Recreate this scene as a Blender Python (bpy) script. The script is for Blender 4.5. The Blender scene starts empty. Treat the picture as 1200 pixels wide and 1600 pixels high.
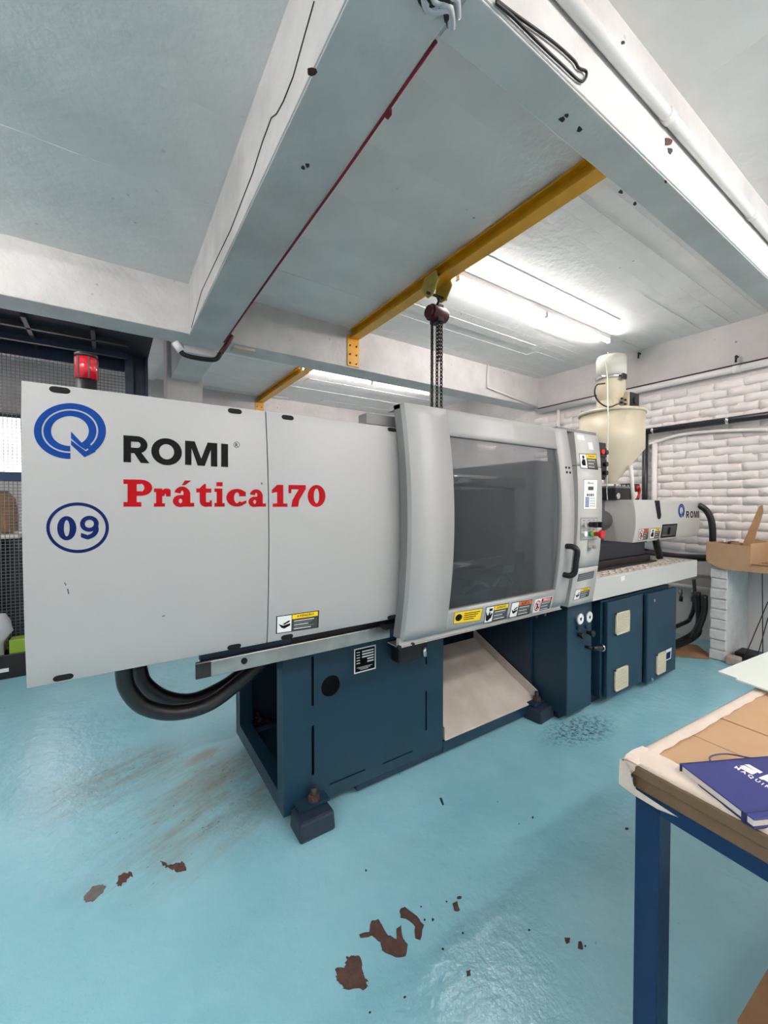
import bpy, bmesh, math, random
from mathutils import Vector, Matrix
random.seed(7)
S = bpy.context.scene
COL = S.collection
R = math.radians
# ------------------------------------------------------------------ camera, world, exposure
FPX = 639.9; EYE = 1.45; YAW = R(56.26); PIT = R(-1.19)
cd = bpy.data.cameras.new('camera'); cam = bpy.data.objects.new('camera', cd); COL.objects.link(cam)
cd.sensor_fit = 'VERTICAL'; cd.sensor_height = 36; cd.lens = FPX/1600*36; cd.clip_start = .02
cam.location = (0, 0, EYE); cam.rotation_euler = (R(90)+PIT, 0, YAW-R(90))
S.camera = cam
w = bpy.data.worlds.new('world'); S.world = w; w.use_nodes = True
w.node_tree.nodes['Background'].inputs[0].default_value = (.8, .9, 1, 1)
w.node_tree.nodes['Background'].inputs[1].default_value = .05
TUBE_W = 62.0; FILL_W = 78.0; WIN_W = 2.6
S.view_settings.view_transform = 'Standard'; S.view_settings.look = 'None'
S.view_settings.exposure = 0.75; S.view_settings.gamma = 1
S.view_settings.use_curve_mapping = False

# photo measuring: the point of a plane (x, y or z = c) that a pixel of the 1200x1600 photo shows
_f = Vector((math.cos(YAW)*math.cos(PIT), math.sin(YAW)*math.cos(PIT), math.sin(PIT)))
_r = _f.cross(Vector((0, 0, 1))).normalized(); _u = _r.cross(_f)
def on(ax, c, px, py):
    d = _f*FPX + _r*(px-600) - _u*(py-800)
    i = 'xyz'.index(ax); o = (0, 0, EYE)[i]
    return Vector((0, 0, EYE)) + d*((c-o)/d[i])
def onS(fn, px, py):            # on a bowed sheet y = fn(z)
    y = fn(1.4)
    for _ in range(5):
        p = on('y', y, px, py); y = fn(p.z)
    return p

# ------------------------------------------------------------------ materials
def srgb(r, g, b):
    f = lambda c: (c/255/12.92) if c/255 <= .04045 else ((c/255+.055)/1.055)**2.4
    return (f(r), f(g), f(b), 1)
MATS = {}
def mat(name, col, rough=.5, metal=0, noise=0, nscale=8, bump=0, bscale=60, spec=.5, col2=None, coat=0, specks=0):
    m = bpy.data.materials.new(name); m.use_nodes = True; MATS[name] = m
    nt = m.node_tree; b = nt.nodes['Principled BSDF']; L = nt.links.new
    c = srgb(*col)
    b.inputs['Base Color'].default_value = c; b.inputs['Roughness'].default_value = rough
    b.inputs['Metallic'].default_value = metal; b.inputs['Specular IOR Level'].default_value = spec
    b.inputs['Coat Weight'].default_value = coat
    tc = nt.nodes.new('ShaderNodeTexCoord')
    if noise:
        n = nt.nodes.new('ShaderNodeTexNoise'); n.inputs['Scale'].default_value = nscale; n.inputs['Detail'].default_value = 6
        L(tc.outputs['Object'], n.inputs['Vector'])
        rp = nt.nodes.new('ShaderNodeValToRGB'); rp.color_ramp.elements[0].position = .3; rp.color_ramp.elements[1].position = .7
        c2 = srgb(*col2) if col2 else tuple(max(0, x*(1-noise)) for x in c[:3])+(1,)
        rp.color_ramp.elements[0].color = c2; rp.color_ramp.elements[1].color = c
        L(n.outputs['Fac'], rp.inputs['Fac']); L(rp.outputs['Color'], b.inputs['Base Color'])
    if specks:
        vo = nt.nodes.new('ShaderNodeTexVoronoi'); vo.inputs['Scale'].default_value = 11
        gt = nt.nodes.new('ShaderNodeTexNoise'); gt.inputs['Scale'].default_value = 2.2; gt.inputs['Detail'].default_value = 3
        geo = nt.nodes.new('ShaderNodeNewGeometry')
        for q in (vo, gt): L(geo.outputs['Position'], q.inputs['Vector'])
        m1 = nt.nodes.new('ShaderNodeMapRange'); m1.inputs['From Min'].default_value = .13; m1.inputs['From Max'].default_value = .07
        m2 = nt.nodes.new('ShaderNodeMapRange'); m2.inputs['From Min'].default_value = .56; m2.inputs['From Max'].default_value = .68
        L(vo.outputs['Distance'], m1.inputs['Value']); L(gt.outputs['Fac'], m2.inputs['Value'])
        mm = nt.nodes.new('ShaderNodeMath'); mm.operation = 'MULTIPLY'; L(m1.outputs[0], mm.inputs[0]); L(m2.outputs[0], mm.inputs[1])
        m3 = nt.nodes.new('ShaderNodeMath'); m3.operation = 'MULTIPLY'; L(mm.outputs[0], m3.inputs[0]); m3.inputs[1].default_value = specks
        mxs = nt.nodes.new('ShaderNodeMixRGB'); mxs.inputs[2].default_value = srgb(70, 68, 66); L(m3.outputs[0], mxs.inputs[0])
        L(rp.outputs['Color'], mxs.inputs[1]); L(mxs.outputs[0], b.inputs['Base Color'])
    if bump:
        n2 = nt.nodes.new('ShaderNodeTexNoise'); n2.inputs['Scale'].default_value = bscale; n2.inputs['Detail'].default_value = 4
        L(tc.outputs['Object'], n2.inputs['Vector'])
        bp = nt.nodes.new('ShaderNodeBump'); bp.inputs['Strength'].default_value = bump; bp.inputs['Distance'].default_value = .01
        L(n2.outputs['Fac'], bp.inputs['Height']); L(bp.outputs['Normal'], b.inputs['Normal'])
    return m
def emis(name, col, s):
    m = bpy.data.materials.new(name); m.use_nodes = True; MATS[name] = m
    b = m.node_tree.nodes['Principled BSDF']
    b.inputs['Base Color'].default_value = (.8, .8, .8, 1)
    b.inputs['Emission Color'].default_value = srgb(*col); b.inputs['Emission Strength'].default_value = s
    return m
def glass(name, tint, trans, rough=.05):
    m = bpy.data.materials.new(name); m.use_nodes = True; MATS[name] = m
    nt = m.node_tree; b = nt.nodes['Principled BSDF']; out = nt.nodes['Material Output']
    b.inputs['Base Color'].default_value = srgb(*tint); b.inputs['Roughness'].default_value = rough
    t = nt.nodes.new('ShaderNodeBsdfTransparent'); t.inputs[0].default_value = (trans, trans, trans*1.01, 1)
    mx = nt.nodes.new('ShaderNodeMixShader'); mx.inputs[0].default_value = .17
    nt.links.new(t.outputs[0], mx.inputs[1]); nt.links.new(b.outputs[0], mx.inputs[2]); nt.links.new(mx.outputs[0], out.inputs[0])
    return m
mat('white_wall', (214, 208, 206), .75, noise=.17, nscale=3, bump=.6, bscale=22, specks=.8)
mat('brick_paint', (224, 217, 214), .6, noise=.12, nscale=6, bump=.55, bscale=22)
mat('brick_grey', (214, 213, 212), .65, noise=.2, nscale=9, bump=.6, bscale=30)
mat('ceiling_paint', (236, 234, 232), .55, noise=.12, nscale=2.5, bump=.4, bscale=18, specks=.55)
mat('beam_paint', (212, 209, 207), .6, noise=.2, nscale=4, bump=.6, bscale=20, specks=.8)
mat('beam_patch', (204, 205, 204), .55, noise=.2, nscale=3, bump=.25, bscale=25)
mat('yellow_steel', (226, 162, 20), .38, noise=.12, nscale=12)
mat('yellow_worn', (196, 172, 74), .5, noise=.3, nscale=18)
mat('cover_grey', (168, 168, 167), .42, noise=.03, nscale=2, bump=.10, bscale=420)
mat('cover_dark', (118, 119, 119), .45, bump=.1, bscale=420)
mat('cover_grey_lit', (188, 187, 183), .42, noise=.03, nscale=2, bump=.10, bscale=420)  # cover grey painted lighter for the stronger light on column and injection cover
mat('deck_grey', (190, 190, 186), .45)
mat('teal_paint', (15, 50, 68), .42, noise=.12, nscale=5, bump=.06, bscale=150)
mat('teal_dark', (14, 44, 62), .5, noise=.1, nscale=5)
mat('blue_steel', (2, 40, 80), .42, spec=.3, noise=.12, nscale=9, bump=.05, bscale=60)
mat('cage_blue', (8, 28, 52), .5)
mat('cage_dark', (22, 27, 36), .7)
mat('wire', (96, 96, 98), .6)
mat('alu', (190, 186, 180), .35, metal=.85, noise=.25, nscale=14)
mat('steel', (150, 150, 150), .3, metal=.9, noise=.2, nscale=10)
mat('chrome', (220, 220, 222), .12, metal=1)
mat('iron', (52, 52, 54), .5, metal=.4, noise=.3, nscale=12)
mat('rubber', (16, 17, 19), .42)
mat('black', (14, 14, 16), .45)
mat('black_print', (10, 10, 11), .6, spec=.12)
mat('dark_hole', (6, 7, 8), .9)
mat('cream', (206, 196, 172), .4, noise=.06, nscale=6)
mat('cream_pale', (228, 226, 214), .4)
mat('hoist_red', (84, 22, 32), .45, noise=.3, nscale=15)
mat('chain_steel', (58, 50, 48), .4, metal=.6)
mat('lamp_red', (196, 22, 40), .15, coat=.6)
mat('red', (196, 26, 32), .4)
mat('red_cable', (120, 20, 34), .5)
mat('logo_blue', (4, 56, 128), .55, spec=.12)
mat('navy', (8, 30, 84), .55, spec=.12)
mat('print_red', (158, 2, 10), .55, spec=.12)
mat('yellow_label', (240, 202, 24), .45)
mat('orange_label', (222, 106, 44), .45)
mat('label_grey', (62, 62, 64), .5)
mat('label_white', (232, 232, 230), .5)
mat('panel_blue', (96, 120, 170), .5)
mat('tray_white', (208, 200, 190), .5, noise=.14, nscale=6, col2=(184, 172, 160))
mat('vent_cream', (206, 198, 176), .5)
mat('cardboard', (172, 138, 104), .8, noise=.10, nscale=12, bump=.15, bscale=60)
mat('cardboard_worn', (150, 112, 78), .8, noise=.3, nscale=9, bump=.2, bscale=60)
mat('hardboard', (112, 88, 62), .65, noise=.35, nscale=14, bump=.1, bscale=70)
mat('masking_paper', (208, 194, 180), .8, noise=.10, nscale=20, bump=.25, bscale=40)
mat('notebook_blue', (34, 42, 104), .55, bump=.12, bscale=500)
mat('notebook_dark', (26, 34, 84), .5)
mat('pages', (214, 208, 200), .8)
mat('rust', (84, 58, 50), .85, noise=.4, nscale=40, bump=.4, bscale=90)
mat('grime', (104, 100, 98), .85, noise=.3, nscale=40)
mat('clear_plastic', (190, 192, 196), .15, spec=.8)
mat('glove_blue', (24, 110, 208), .5)
mat('wood', (168, 130, 90), .7, noise=.25, nscale=10)
mat('lime', (128, 158, 40), .5)
mat('plastic_white', (220, 220, 224), .35)
mat('pink_block', (176, 160, 150), .8, noise=.3, nscale=14)
mat('conduit_white', (226, 222, 218), .4)
mat('pipe_pink', (176, 164, 158), .55, noise=.3, nscale=20)
mat('pipe_black', (30, 34, 36), .35)
mat('sheet_pale', (206, 214, 206), .2, coat=.3)
mat('green_lamp', (60, 150, 90), .3)
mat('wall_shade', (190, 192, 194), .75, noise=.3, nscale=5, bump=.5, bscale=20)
mat('foot_black', (30, 44, 62), .5, noise=.3, nscale=15)
emis('tube_glow', (255, 249, 247), TUBE_W); emis('fill_tube_glow', (255, 250, 247), FILL_W); emis('window_glow', (255, 240, 246), WIN_W)  # the second, stronger tube glow serves the added fill tubes out of view
glass('smoked_pane', (120, 126, 130), .84, .08)
def floor_material():
    m = bpy.data.materials.new('floor_paint'); m.use_nodes = True; MATS['floor_paint'] = m
    nt = m.node_tree; b = nt.nodes['Principled BSDF']; L = nt.links.new; N = nt.nodes.new
    geo = N('ShaderNodeNewGeometry')
    def mp(loc, rz, sc):
        v = N('ShaderNodeMapping'); v.vector_type = 'TEXTURE'
        v.inputs['Location'].default_value = loc; v.inputs['Rotation'].default_value = (0, 0, rz); v.inputs['Scale'].default_value = sc
        L(geo.outputs['Position'], v.inputs['Vector']); return v.outputs[0]
    def noise(vec, s, d=6, rgh=.6):
        n = N('ShaderNodeTexNoise'); n.inputs['Scale'].default_value = s; n.inputs['Detail'].default_value = d; n.inputs['Roughness'].default_value = rgh
        L(vec, n.inputs['Vector']); return n.outputs['Fac']
    def ramp(fac, a, bb):
        r_ = N('ShaderNodeMapRange'); r_.inputs['From Min'].default_value = a; r_.inputs['From Max'].default_value = bb; r_.clamp = True
        L(fac, r_.inputs['Value']); return r_.outputs[0]
    def mul(x, y):
        k = N('ShaderNodeMath'); k.operation = 'MULTIPLY'
        for i, q in enumerate((x, y)):
            if isinstance(q, (int, float)): k.inputs[i].default_value = q
            else: L(q, k.inputs[i])
        return k.outputs[0]
    def mx(x, y):
        k = N('ShaderNodeMath'); k.operation = 'MAXIMUM'; L(x, k.inputs[0]); L(y, k.inputs[1]); return k.outputs[0]
    def ellipse(p, q, wid, a=0, bb=.6):
        d = (q-p); c = (p+q)/2
        g = N('ShaderNodeTexGradient'); g.gradient_type = 'SPHERICAL'
        L(mp(c, math.atan2(d.y, d.x), (d.length/2, wid, 5)), g.inputs['Vector'])
        return ramp(g.outputs['Fac'], a, bb)
    base = N('ShaderNodeMixRGB'); base.inputs[1].default_value = srgb(130, 185, 199); base.inputs[2].default_value = srgb(145, 196, 208)
    L(ramp(noise(geo.outputs['Position'], 1.7), .35, .65), base.inputs[0])
    cur = base.outputs[0]
    def over(cur, fac, col):
        k = N('ShaderNodeMixRGB'); k.inputs[2].default_value = srgb(*col); L(fac, k.inputs[0]); L(cur, k.inputs[1]); return k.outputs[0]
    A = on('z', 0, 60, 1420); B = on('z', 0, 440, 1170); ang = math.atan2((B-A).y, (B-A).x)
    streak = noise(mp((0, 0, 0), ang, (.8, .2, 1)), 1.5, 12, .74)
    reg = mx(ellipse(A, B+(B-A)*.2, .5), ellipse(on('z', 0, 0, 1300), on('z', 0, 330, 1150), .3))
    cur = over(cur, mul(mul(ramp(streak, .40, .62), reg), .85), (132, 140, 130))
    fine = noise(mp((3, 1, 0), ang, (.5, .16, 1)), 2.6, 14, .82)
    cur = over(cur, mul(mul(ramp(fine, .56, .66), reg), .85), (62, 58, 52))
    # worn brown patch by the base and grime under the gauge cabinet
    cur = over(cur, mul(ellipse(on('z', 0, 285, 1200), on('z', 0, 345, 1165), .06), .55), (140, 118, 102))
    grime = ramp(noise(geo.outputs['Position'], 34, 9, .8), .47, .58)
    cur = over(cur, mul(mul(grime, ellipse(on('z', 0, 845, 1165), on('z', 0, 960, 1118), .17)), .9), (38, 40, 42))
    vf = N('ShaderNodeTexVoronoi'); vf.inputs['Scale'].default_value = 38; L(mp((0, 0, 0), ang, (1.8, .8, 1)), vf.inputs['Vector'])
    flk = mul(ramp(vf.outputs['Distance'], .16, .09), ramp(noise(geo.outputs['Position'], 4.5, 4), .50, .60))
    cur = over(cur, mul(flk, mx(mul(reg, .9), ramp(noise(geo.outputs['Position'], .9, 3), .56, .7))), (58, 56, 52))
    # specks everywhere
    vo = N('ShaderNodeTexVoronoi'); vo.inputs['Scale'].default_value = 9; L(geo.outputs['Position'], vo.inputs['Vector'])
    cur = over(cur, mul(ramp(vo.outputs['Distance'], .045, .03), ramp(noise(geo.outputs['Position'], 1.3), .5, .6)), (52, 54, 54))
    sc_ = noise(mp((0, 0, 0), ang+.7, (.4, .02, 1)), 3, 5, .6)
    cur = over(cur, mul(ramp(sc_, .66, .74), .3), (84, 120, 130))
    L(cur, b.inputs['Base Color']); b.inputs['Specular IOR Level'].default_value = .95
    rr = N('ShaderNodeMapRange'); rr.inputs['To Min'].default_value = .05; rr.inputs['To Max'].default_value = .16
    L(noise(geo.outputs['Position'], 2.4), rr.inputs['Value']); L(rr.outputs[0], b.inputs['Roughness'])
    bp = N('ShaderNodeBump'); bp.inputs['Strength'].default_value = .5; bp.inputs['Distance'].default_value = .01
    L(noise(geo.outputs['Position'], 16, 5, .6), bp.inputs['Height']); L(bp.outputs[0], b.inputs['Normal'])
floor_material()

# ------------------------------------------------------------------ mesh helpers
WLD = {}                      # world position of every object's origin
class MB:
    def __init__(s): s.bm = bmesh.new(); s.mats = []
    def mi(s, m):
        if m not in s.mats: s.mats.append(m)
        return s.mats.index(m)
    def face(s, pts, m):
        f = s.bm.faces.new([s.bm.verts.new(p) for p in pts]); f.material_index = s.mi(m); return f
    def box(s, x0, x1, y0, y1, z0, z1, m):
        v = [s.bm.verts.new((x, y, z)) for z in (z0, z1) for y in (y0, y1) for x in (x0, x1)]
        for q in ((0, 2, 3, 1), (4, 5, 7, 6), (0, 1, 5, 4), (2, 6, 7, 3), (0, 4, 6, 2), (1, 3, 7, 5)):
            f = s.bm.faces.new([v[i] for i in q]); f.material_index = s.mi(m)
        return s
    def hexa(s, lo, hi, m):   # two quads of four corners each, joined
        a = [s.bm.verts.new(p) for p in lo]; b = [s.bm.verts.new(p) for p in hi]
        fs = [a[::-1], b]+[[a[i], a[(i+1) % len(a)], b[(i+1) % len(a)], b[i]] for i in range(len(a))]
        for q in fs:
            f = s.bm.faces.new(q); f.material_index = s.mi(m)
        return s
    def prism(s, poly, d, m):  # a planar polygon pushed along d
        d = Vector(d); return s.hexa([Vector(p) for p in poly], [Vector(p)+d for p in poly], m)
    def cyl(s, p0, p1, r0, m, r1=None, n=16):
        return s.tube([p0, p1], r0, m, n, r1)
    def tube(s, pts, r, m, n=8, r1=None, cap=True):
        pts = [Vector(p) for p in pts]; rings = []; up = None
        for i, p in enumerate(pts):
            t = (pts[min(i+1, len(pts)-1)]-pts[max(i-1, 0)]).normalized()
            if up is None: up = t.orthogonal().normalized()
            up = (up-t*up.dot(t)).normalized(); sd = t.cross(up)
            rr = r if r1 is None else r+(r1-r)*i/(len(pts)-1)
            rings.append([s.bm.verts.new(p+(up*math.cos(a)+sd*math.sin(a))*rr) for a in [2*math.pi*k/n for k in range(n)]])
        k = s.mi(m)
        for a, b in zip(rings, rings[1:]):
            for i in range(n):
                f = s.bm.faces.new((a[i], a[(i+1) % n], b[(i+1) % n], b[i])); f.material_index = k; f.smooth = n > 6
        if cap:
            for q in (rings[0][::-1], rings[-1]):
                f = s.bm.faces.new(q); f.material_index = k
        return s
    def lathe(s, c, prof, m, n=32):
        c = Vector(c); rings = []
        for r_, z in prof:
            rings.append([s.bm.verts.new(c+Vector((math.cos(2*math.pi*i/n)*r_, math.sin(2*math.pi*i/n)*r_, z))) for i in range(n)])
        k = s.mi(m)
        for a, b in zip(rings, rings[1:]):
            for i in range(n):
                f = s.bm.faces.new((a[i], a[(i+1) % n], b[(i+1) % n], b[i])); f.material_index = k; f.smooth = True
        for q in (rings[0][::-1], rings[-1]):
            f = s.bm.faces.new(q); f.material_index = k
        return s
    def bowed(s, fn, x0, x1, z0, z1, th, m, n=14):   # curved slab: front y = fn(z), thickness th behind it
        k = s.mi(m); rows = []
        for i in range(n+1):
            z = z0+(z1-z0)*i/n; y = fn(z)
            rows.append([s.bm.verts.new(p) for p in ((x0, y, z), (x1, y, z), (x1, y+th, z), (x0, y+th, z))])
        for a, b in zip(rows, rows[1:]):
            for j in range(4):
                f = s.bm.faces.new((a[j], a[(j+1) % 4], b[(j+1) % 4], b[j])); f.material_index = k; f.smooth = j in (0, 2)
        for q in (rows[0][::-1], rows[-1]):
            f = s.bm.faces.new(q); f.material_index = k
        return s
    def holed(s, outer, holes, th, m, axis='y'):     # flat plate with real holes; loops are (u, v); plane given by axis value
        k = s.mi(m); ax, c = axis
        P = (lambda u, v, o: (u, c+o, v)) if ax == 'y' else (lambda u, v, o: (c+o, u, v)) if ax == 'x' else (lambda u, v, o: (u, v, c+o))
        edges = []
        for lp in [outer]+holes:
            vs = [s.bm.verts.new(P(u, v, 0)) for u, v in lp]
            edges += [s.bm.edges.new((vs[i], vs[(i+1) % len(vs)])) for i in range(len(vs))]
        g = bmesh.ops.triangle_fill(s.bm, use_beauty=True, use_dissolve=False, edges=edges)
        fs = [f for f in g['geom'] if isinstance(f, bmesh.types.BMFace)]
        ex = bmesh.ops.extrude_face_region(s.bm, geom=fs)
        vs = [v for v in ex['geom'] if isinstance(v, bmesh.types.BMVert)]
        dv = {'y': (0, th, 0), 'x': (th, 0, 0), 'z': (0, 0, th)}[ax]
        bmesh.ops.translate(s.bm, verts=vs, vec=dv)
        return s
    def build(s, name, parent=None, bevel=0, recalc=True, kind=None, origin=None):
        bm = s.bm
        if recalc: bmesh.ops.recalc_face_normals(bm, faces=bm.faces)
        co = [v.co for v in bm.verts]
        lo = Vector([min(c[i] for c in co) for i in range(3)]); hi = Vector([max(c[i] for c in co) for i in range(3)])
        o = Vector(origin) if origin else Vector(((lo.x+hi.x)/2, (lo.y+hi.y)/2, lo.z))
        bmesh.ops.translate(bm, verts=bm.verts, vec=-o)
        me = bpy.data.meshes.new(name); bm.to_mesh(me); bm.free()
        for m in s.mats: me.materials.append(MATS[m])
        ob = bpy.data.objects.new(name, me); COL.objects.link(ob); WLD[ob] = o
        if parent is not None:
            ob.parent = parent; ob.location = o-WLD[parent]
        else: ob.location = o
        if bevel:
            bv = ob.modifiers.new('bevel', 'BEVEL'); bv.width = bevel; bv.segments = 2; bv.limit_method = 'ANGLE'; bv.angle_limit = R(40)
        if kind: ob['kind'] = kind
        return ob
def tag(o, label, cat, group=None):
    o['label'] = label; o['category'] = cat
    if group: o['group'] = group
    return o
def thing(name, label, cat, loc, group=None):
    o = bpy.data.objects.new(name, None); COL.objects.link(o); o.location = loc; WLD[o] = Vector(loc); o.empty_display_size = .1
    return tag(o, label, cat, group)
def smooth_pts(pts, n=6):      # Catmull-Rom through the points
    P = [Vector(p) for p in pts]; P = [P[0]*2-P[1]]+P+[P[-1]*2-P[-2]]; out = []
    for i in range(1, len(P)-2):
        for k in range(n):
            t = k/n; a, b, c, d = P[i-1:i+3]
            out.append(.5*((2*b)+(c-a)*t+(2*a-5*b+4*c-d)*t*t+(3*b-a-3*c+d)*t**3))
    return out+[P[-2]]
def lbl(o, text): o['label'] = text; return o
def box(name, parent, dims, m, bevel=0, kind=None):
    return MB().box(*dims, m).build(name, parent, bevel, kind=kind)
def circ(cx, cy, r, n=20, ry=None): return [(cx+math.cos(2*math.pi*i/n)*r, cy+math.sin(2*math.pi*i/n)*(ry or r)) for i in range(n)]
def slot(u0, u1, v0, v1): return [(u0, v0), (u1, v0), (u1, v1), (u0, v1)]

# flat print: polygons given in a 2-D frame, laid on a surface by a mapping (u, v, lift) -> point
class Print:
    def __init__(s, mp, big=.2): s.mp = mp; s.mb = MB(); s.big = big
    def poly(s, pts, m, lay=1):
        bm = s.mb.bm; k = s.mb.mi(m)
        vs = [bm.verts.new(s.mp(u, v, lay*.0006)) for u, v in pts]
        if len(vs) == 4 and max(abs(pts[0][0]-pts[2][0]), abs(pts[0][1]-pts[2][1])) > s.big:
            for v in vs: bm.verts.remove(v)
            A, B, C_, D = [Vector(q) for q in pts]; n = 5
            g = [[bm.verts.new(s.mp(*((A*(1-i/n)+B*i/n)*(1-j/n)+(D*(1-i/n)+C_*i/n)*j/n), lay*.0006)) for i in range(n+1)] for j in range(n+1)]
            for j in range(n):
                for i in range(n): bm.faces.new((g[j][i], g[j][i+1], g[j+1][i+1], g[j+1][i])).material_index = k
        elif len(vs) <= 4:
            bm.faces.new(vs).material_index = k
        else:
            es = [bm.edges.new((vs[i], vs[(i+1) % len(vs)])) for i in range(len(vs))]
            g = bmesh.ops.triangle_fill(bm, use_beauty=True, edges=es)
            for f in g['geom']:
                if isinstance(f, bmesh.types.BMFace): f.material_index = k
    def ring(s, cx, cy, rx, ry, ix, iy, a0, a1, m, lay=1, n=40):
        for i in range(n):
            a = R(a0+(a1-a0)*i/n); b = R(a0+(a1-a0)*(i+1)/n)
            s.poly([(cx+rx*math.cos(a), cy+ry*math.sin(a)), (cx+rx*math.cos(b), cy+ry*math.sin(b)),
                    (cx+ix*math.cos(b), cy+iy*math.sin(b)), (cx+ix*math.cos(a), cy+iy*math.sin(a))], m, lay)
    def rect(s, u0, v0, u1, v1, m, lay=1): s.poly([(u0, v0), (u1, v0), (u1, v1), (u0, v1)], m, lay)
    def text(s, body, u0, v0, u1, v1, m, lay=2, bold=0):
        c = bpy.data.curves.new('writing', 'FONT'); c.body = body; c.offset = bold; c.resolution_u = 3
        o = bpy.data.objects.new('writing', c); COL.objects.link(o)
        me = bpy.data.meshes.new_from_object(o.evaluated_get(bpy.context.evaluated_depsgraph_get()))
        xs = [v.co.x for v in me.vertices]; ys = [v.co.y for v in me.vertices]
        x0, x1, y0, y1 = min(xs), max(xs), min(ys), max(ys)
        bm = s.mb.bm; k = s.mb.mi(m)
        vs = [bm.verts.new(s.mp(u0+(v.co.x-x0)/(x1-x0)*(u1-u0), v0+(v.co.y-y0)/(y1-y0)*(v1-v0), lay*.0006)) for v in me.vertices]
        for p in me.polygons:
            try: bm.faces.new([vs[i] for i in p.vertices]).material_index = k
            except ValueError: pass
        bpy.data.objects.remove(o); bpy.data.curves.remove(c); bpy.data.meshes.remove(me)
    def build(s, name, parent): return s.mb.build(name, parent, recalc=False)
def quadmap(surf, TL, TR, BR, BL):   # unit square (u right, v up) -> photo quad -> surface point
    def f(u, v, lift):
        a = [TL[i]*(1-u)+TR[i]*u for i in (0, 1)]; b = [BL[i]*(1-u)+BR[i]*u for i in (0, 1)]
        p = surf(a[0]*v+b[0]*(1-v), a[1]*v+b[1]*(1-v)); return p+Vector((0, -lift, 0))
    return f
def pxmap(surf, ox=0, oy=0, k=1):    # photo pixels (of a crop with offset and scale) -> surface point
    return lambda u, v, lift: surf(ox+u/k, oy+v/k)+Vector((0, -lift, 0))

# ------------------------------------------------------------------ the setting
CE = 3.277; WX = 5.25; FY = 3.77; BY = 7.0; LX = -3.2; NY = -3.0
def struct(name, mb, bevel=0):
    o = mb.build(name, None, bevel); o['kind'] = 'structure'; return o
flo = struct('floor', MB().box(LX, WX+.2, NY, BY+.2, -.1, 0, 'floor_paint'))
cei = struct('ceiling', MB().box(LX, WX+.2, NY, BY+.2, CE+.03, CE+.15, 'ceiling_paint'))
def boards(x0, x1, y0, y1, wid, amp):
    y = y0
    while y < y1-.02:
        y2 = min(y1, y+wid*random.uniform(.75, 1.25)); x = x0
        while x < x1-.01:
            x2 = min(x1, x+random.uniform(1.2, 2.6))
            if x1-x2 < .4: x2 = x1
            d = random.uniform(0, amp)
            MB().box(x, x2-.0004, y, y2-.0004, CE+.0-d, CE+.05, 'ceiling_paint').build('board', cei)
            x = x2
        y = y2
boards(.83, 2.12, .95, FY+.02, .5, .0025)
boards(2.12, WX, .95, FY+.02, .125, .006)          # bay over the machine
boards(.83, WX, 4.05, BY, .26, .009)             # bay behind the far beam
boards(LX, .57, NY, FY, .62, .0022)               # smoother bay on the left
boards(LX, .57, 4.05, BY, .5, .002)
boards(.83, WX, NY, .82, .6, .0022)               # bay on the right, near the camera
wr = struct('wall_right', MB().box(WX, WX+.2, NY, BY+.2, 0, CE+.05, 'white_wall'))
struct('wall_back', MB().box(LX, WX, BY, BY+.2, 0, CE+.05, 'white_wall'))
struct('wall_left', MB().box(LX-.2, LX, NY, BY+.2, 0, CE+.05, 'white_wall'))
struct('wall_front', MB().box(LX, WX, NY-.2, NY, 0, CE+.05, 'white_wall'))
# painted bricks of the right-hand wall, each a piece of its own
vari = []
for k in range(8):
    m = MB(); L_, H_ = .243, .080; nx, nz = 5, 2; g = []
    for j in range(nz+1):
        g.append([m.bm.verts.new((-random.uniform(.004, .0125) if 0 < i < nx or j == 1 else -random.uniform(.0035, .009),
                                  (i/nx-.5)*L_+random.uniform(-.007, .007), j/nz*H_+random.uniform(-.008, .008))) for i in range(nx+1)])
    back = [[m.bm.verts.new((.001, (i/nx-.5)*(L_+.004), j/nz*(H_+.008)-.004)) for i in range(nx+1)] for j in range(nz+1)]
    mi = m.mi('brick_paint')
    for j in range(nz):
        for i in range(nx):
            m.bm.faces.new((g[j][i], g[j+1][i], g[j+1][i+1], g[j][i+1])).smooth = True
    rim = lambda q: [q[0][i] for i in range(nx+1)]+[q[j][nx] for j in range(1, nz+1)]+[q[nz][i] for i in range(nx-1, -1, -1)]+[q[j][0] for j in range(nz-1, 0, -1)]
    a, b = rim(g), rim(back)
    for i in range(len(a)): m.bm.faces.new((a[i], a[(i+1) % len(a)], b[(i+1) % len(a)], b[i]))
    o = m.build('brick', wr, origin=(0, 0, 0)); vari.append(o)
protos = [o.data for o in vari]; first = list(vari); nb = 0
z = .93; row = 0
while z < 2.66:
    y = 3.72-(row % 2)*.12
    while y > .62 and nb < 296:
        me = random.choice(protos)
        o = first.pop() if first else vari[0].copy()
        if o.name not in COL.objects: COL.objects.link(o)
        o.data = me; o.parent = wr; o.location = Vector((WX, y, z+random.uniform(-.005, .005)))-WLD[wr]; o.rotation_euler = (random.uniform(-.012, .012), 0, random.uniform(-.008, .008))
        nb += 1; y -= .2425
    z += .0845; row += 1
# concrete beams and the pillar behind
struct('trim_1', MB().box(.56, .835, NY, FY+.01, 2.856, CE+.03, 'beam_paint').box(.565, .83, NY, FY, 2.85, 2.8565, 'beam_patch'), .006)
struct('trim_2', MB().box(.83, WX, .815, .96, 2.856, CE+.03, 'beam_paint').box(.84, WX, .82, .955, 2.85, 2.8565, 'beam_patch'), .006)
struct('trim_3', MB().box(LX, WX, FY, 4.04, 2.865, CE+.03, 'beam_paint'), .006)
struct('trim_4', MB().box(.56, .835, 4.03, 5.0, 2.80, CE+.03, 'beam_paint').box(.52, .875, 4.98, 5.3, 0, CE+.03, 'white_wall'), .006)
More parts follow.
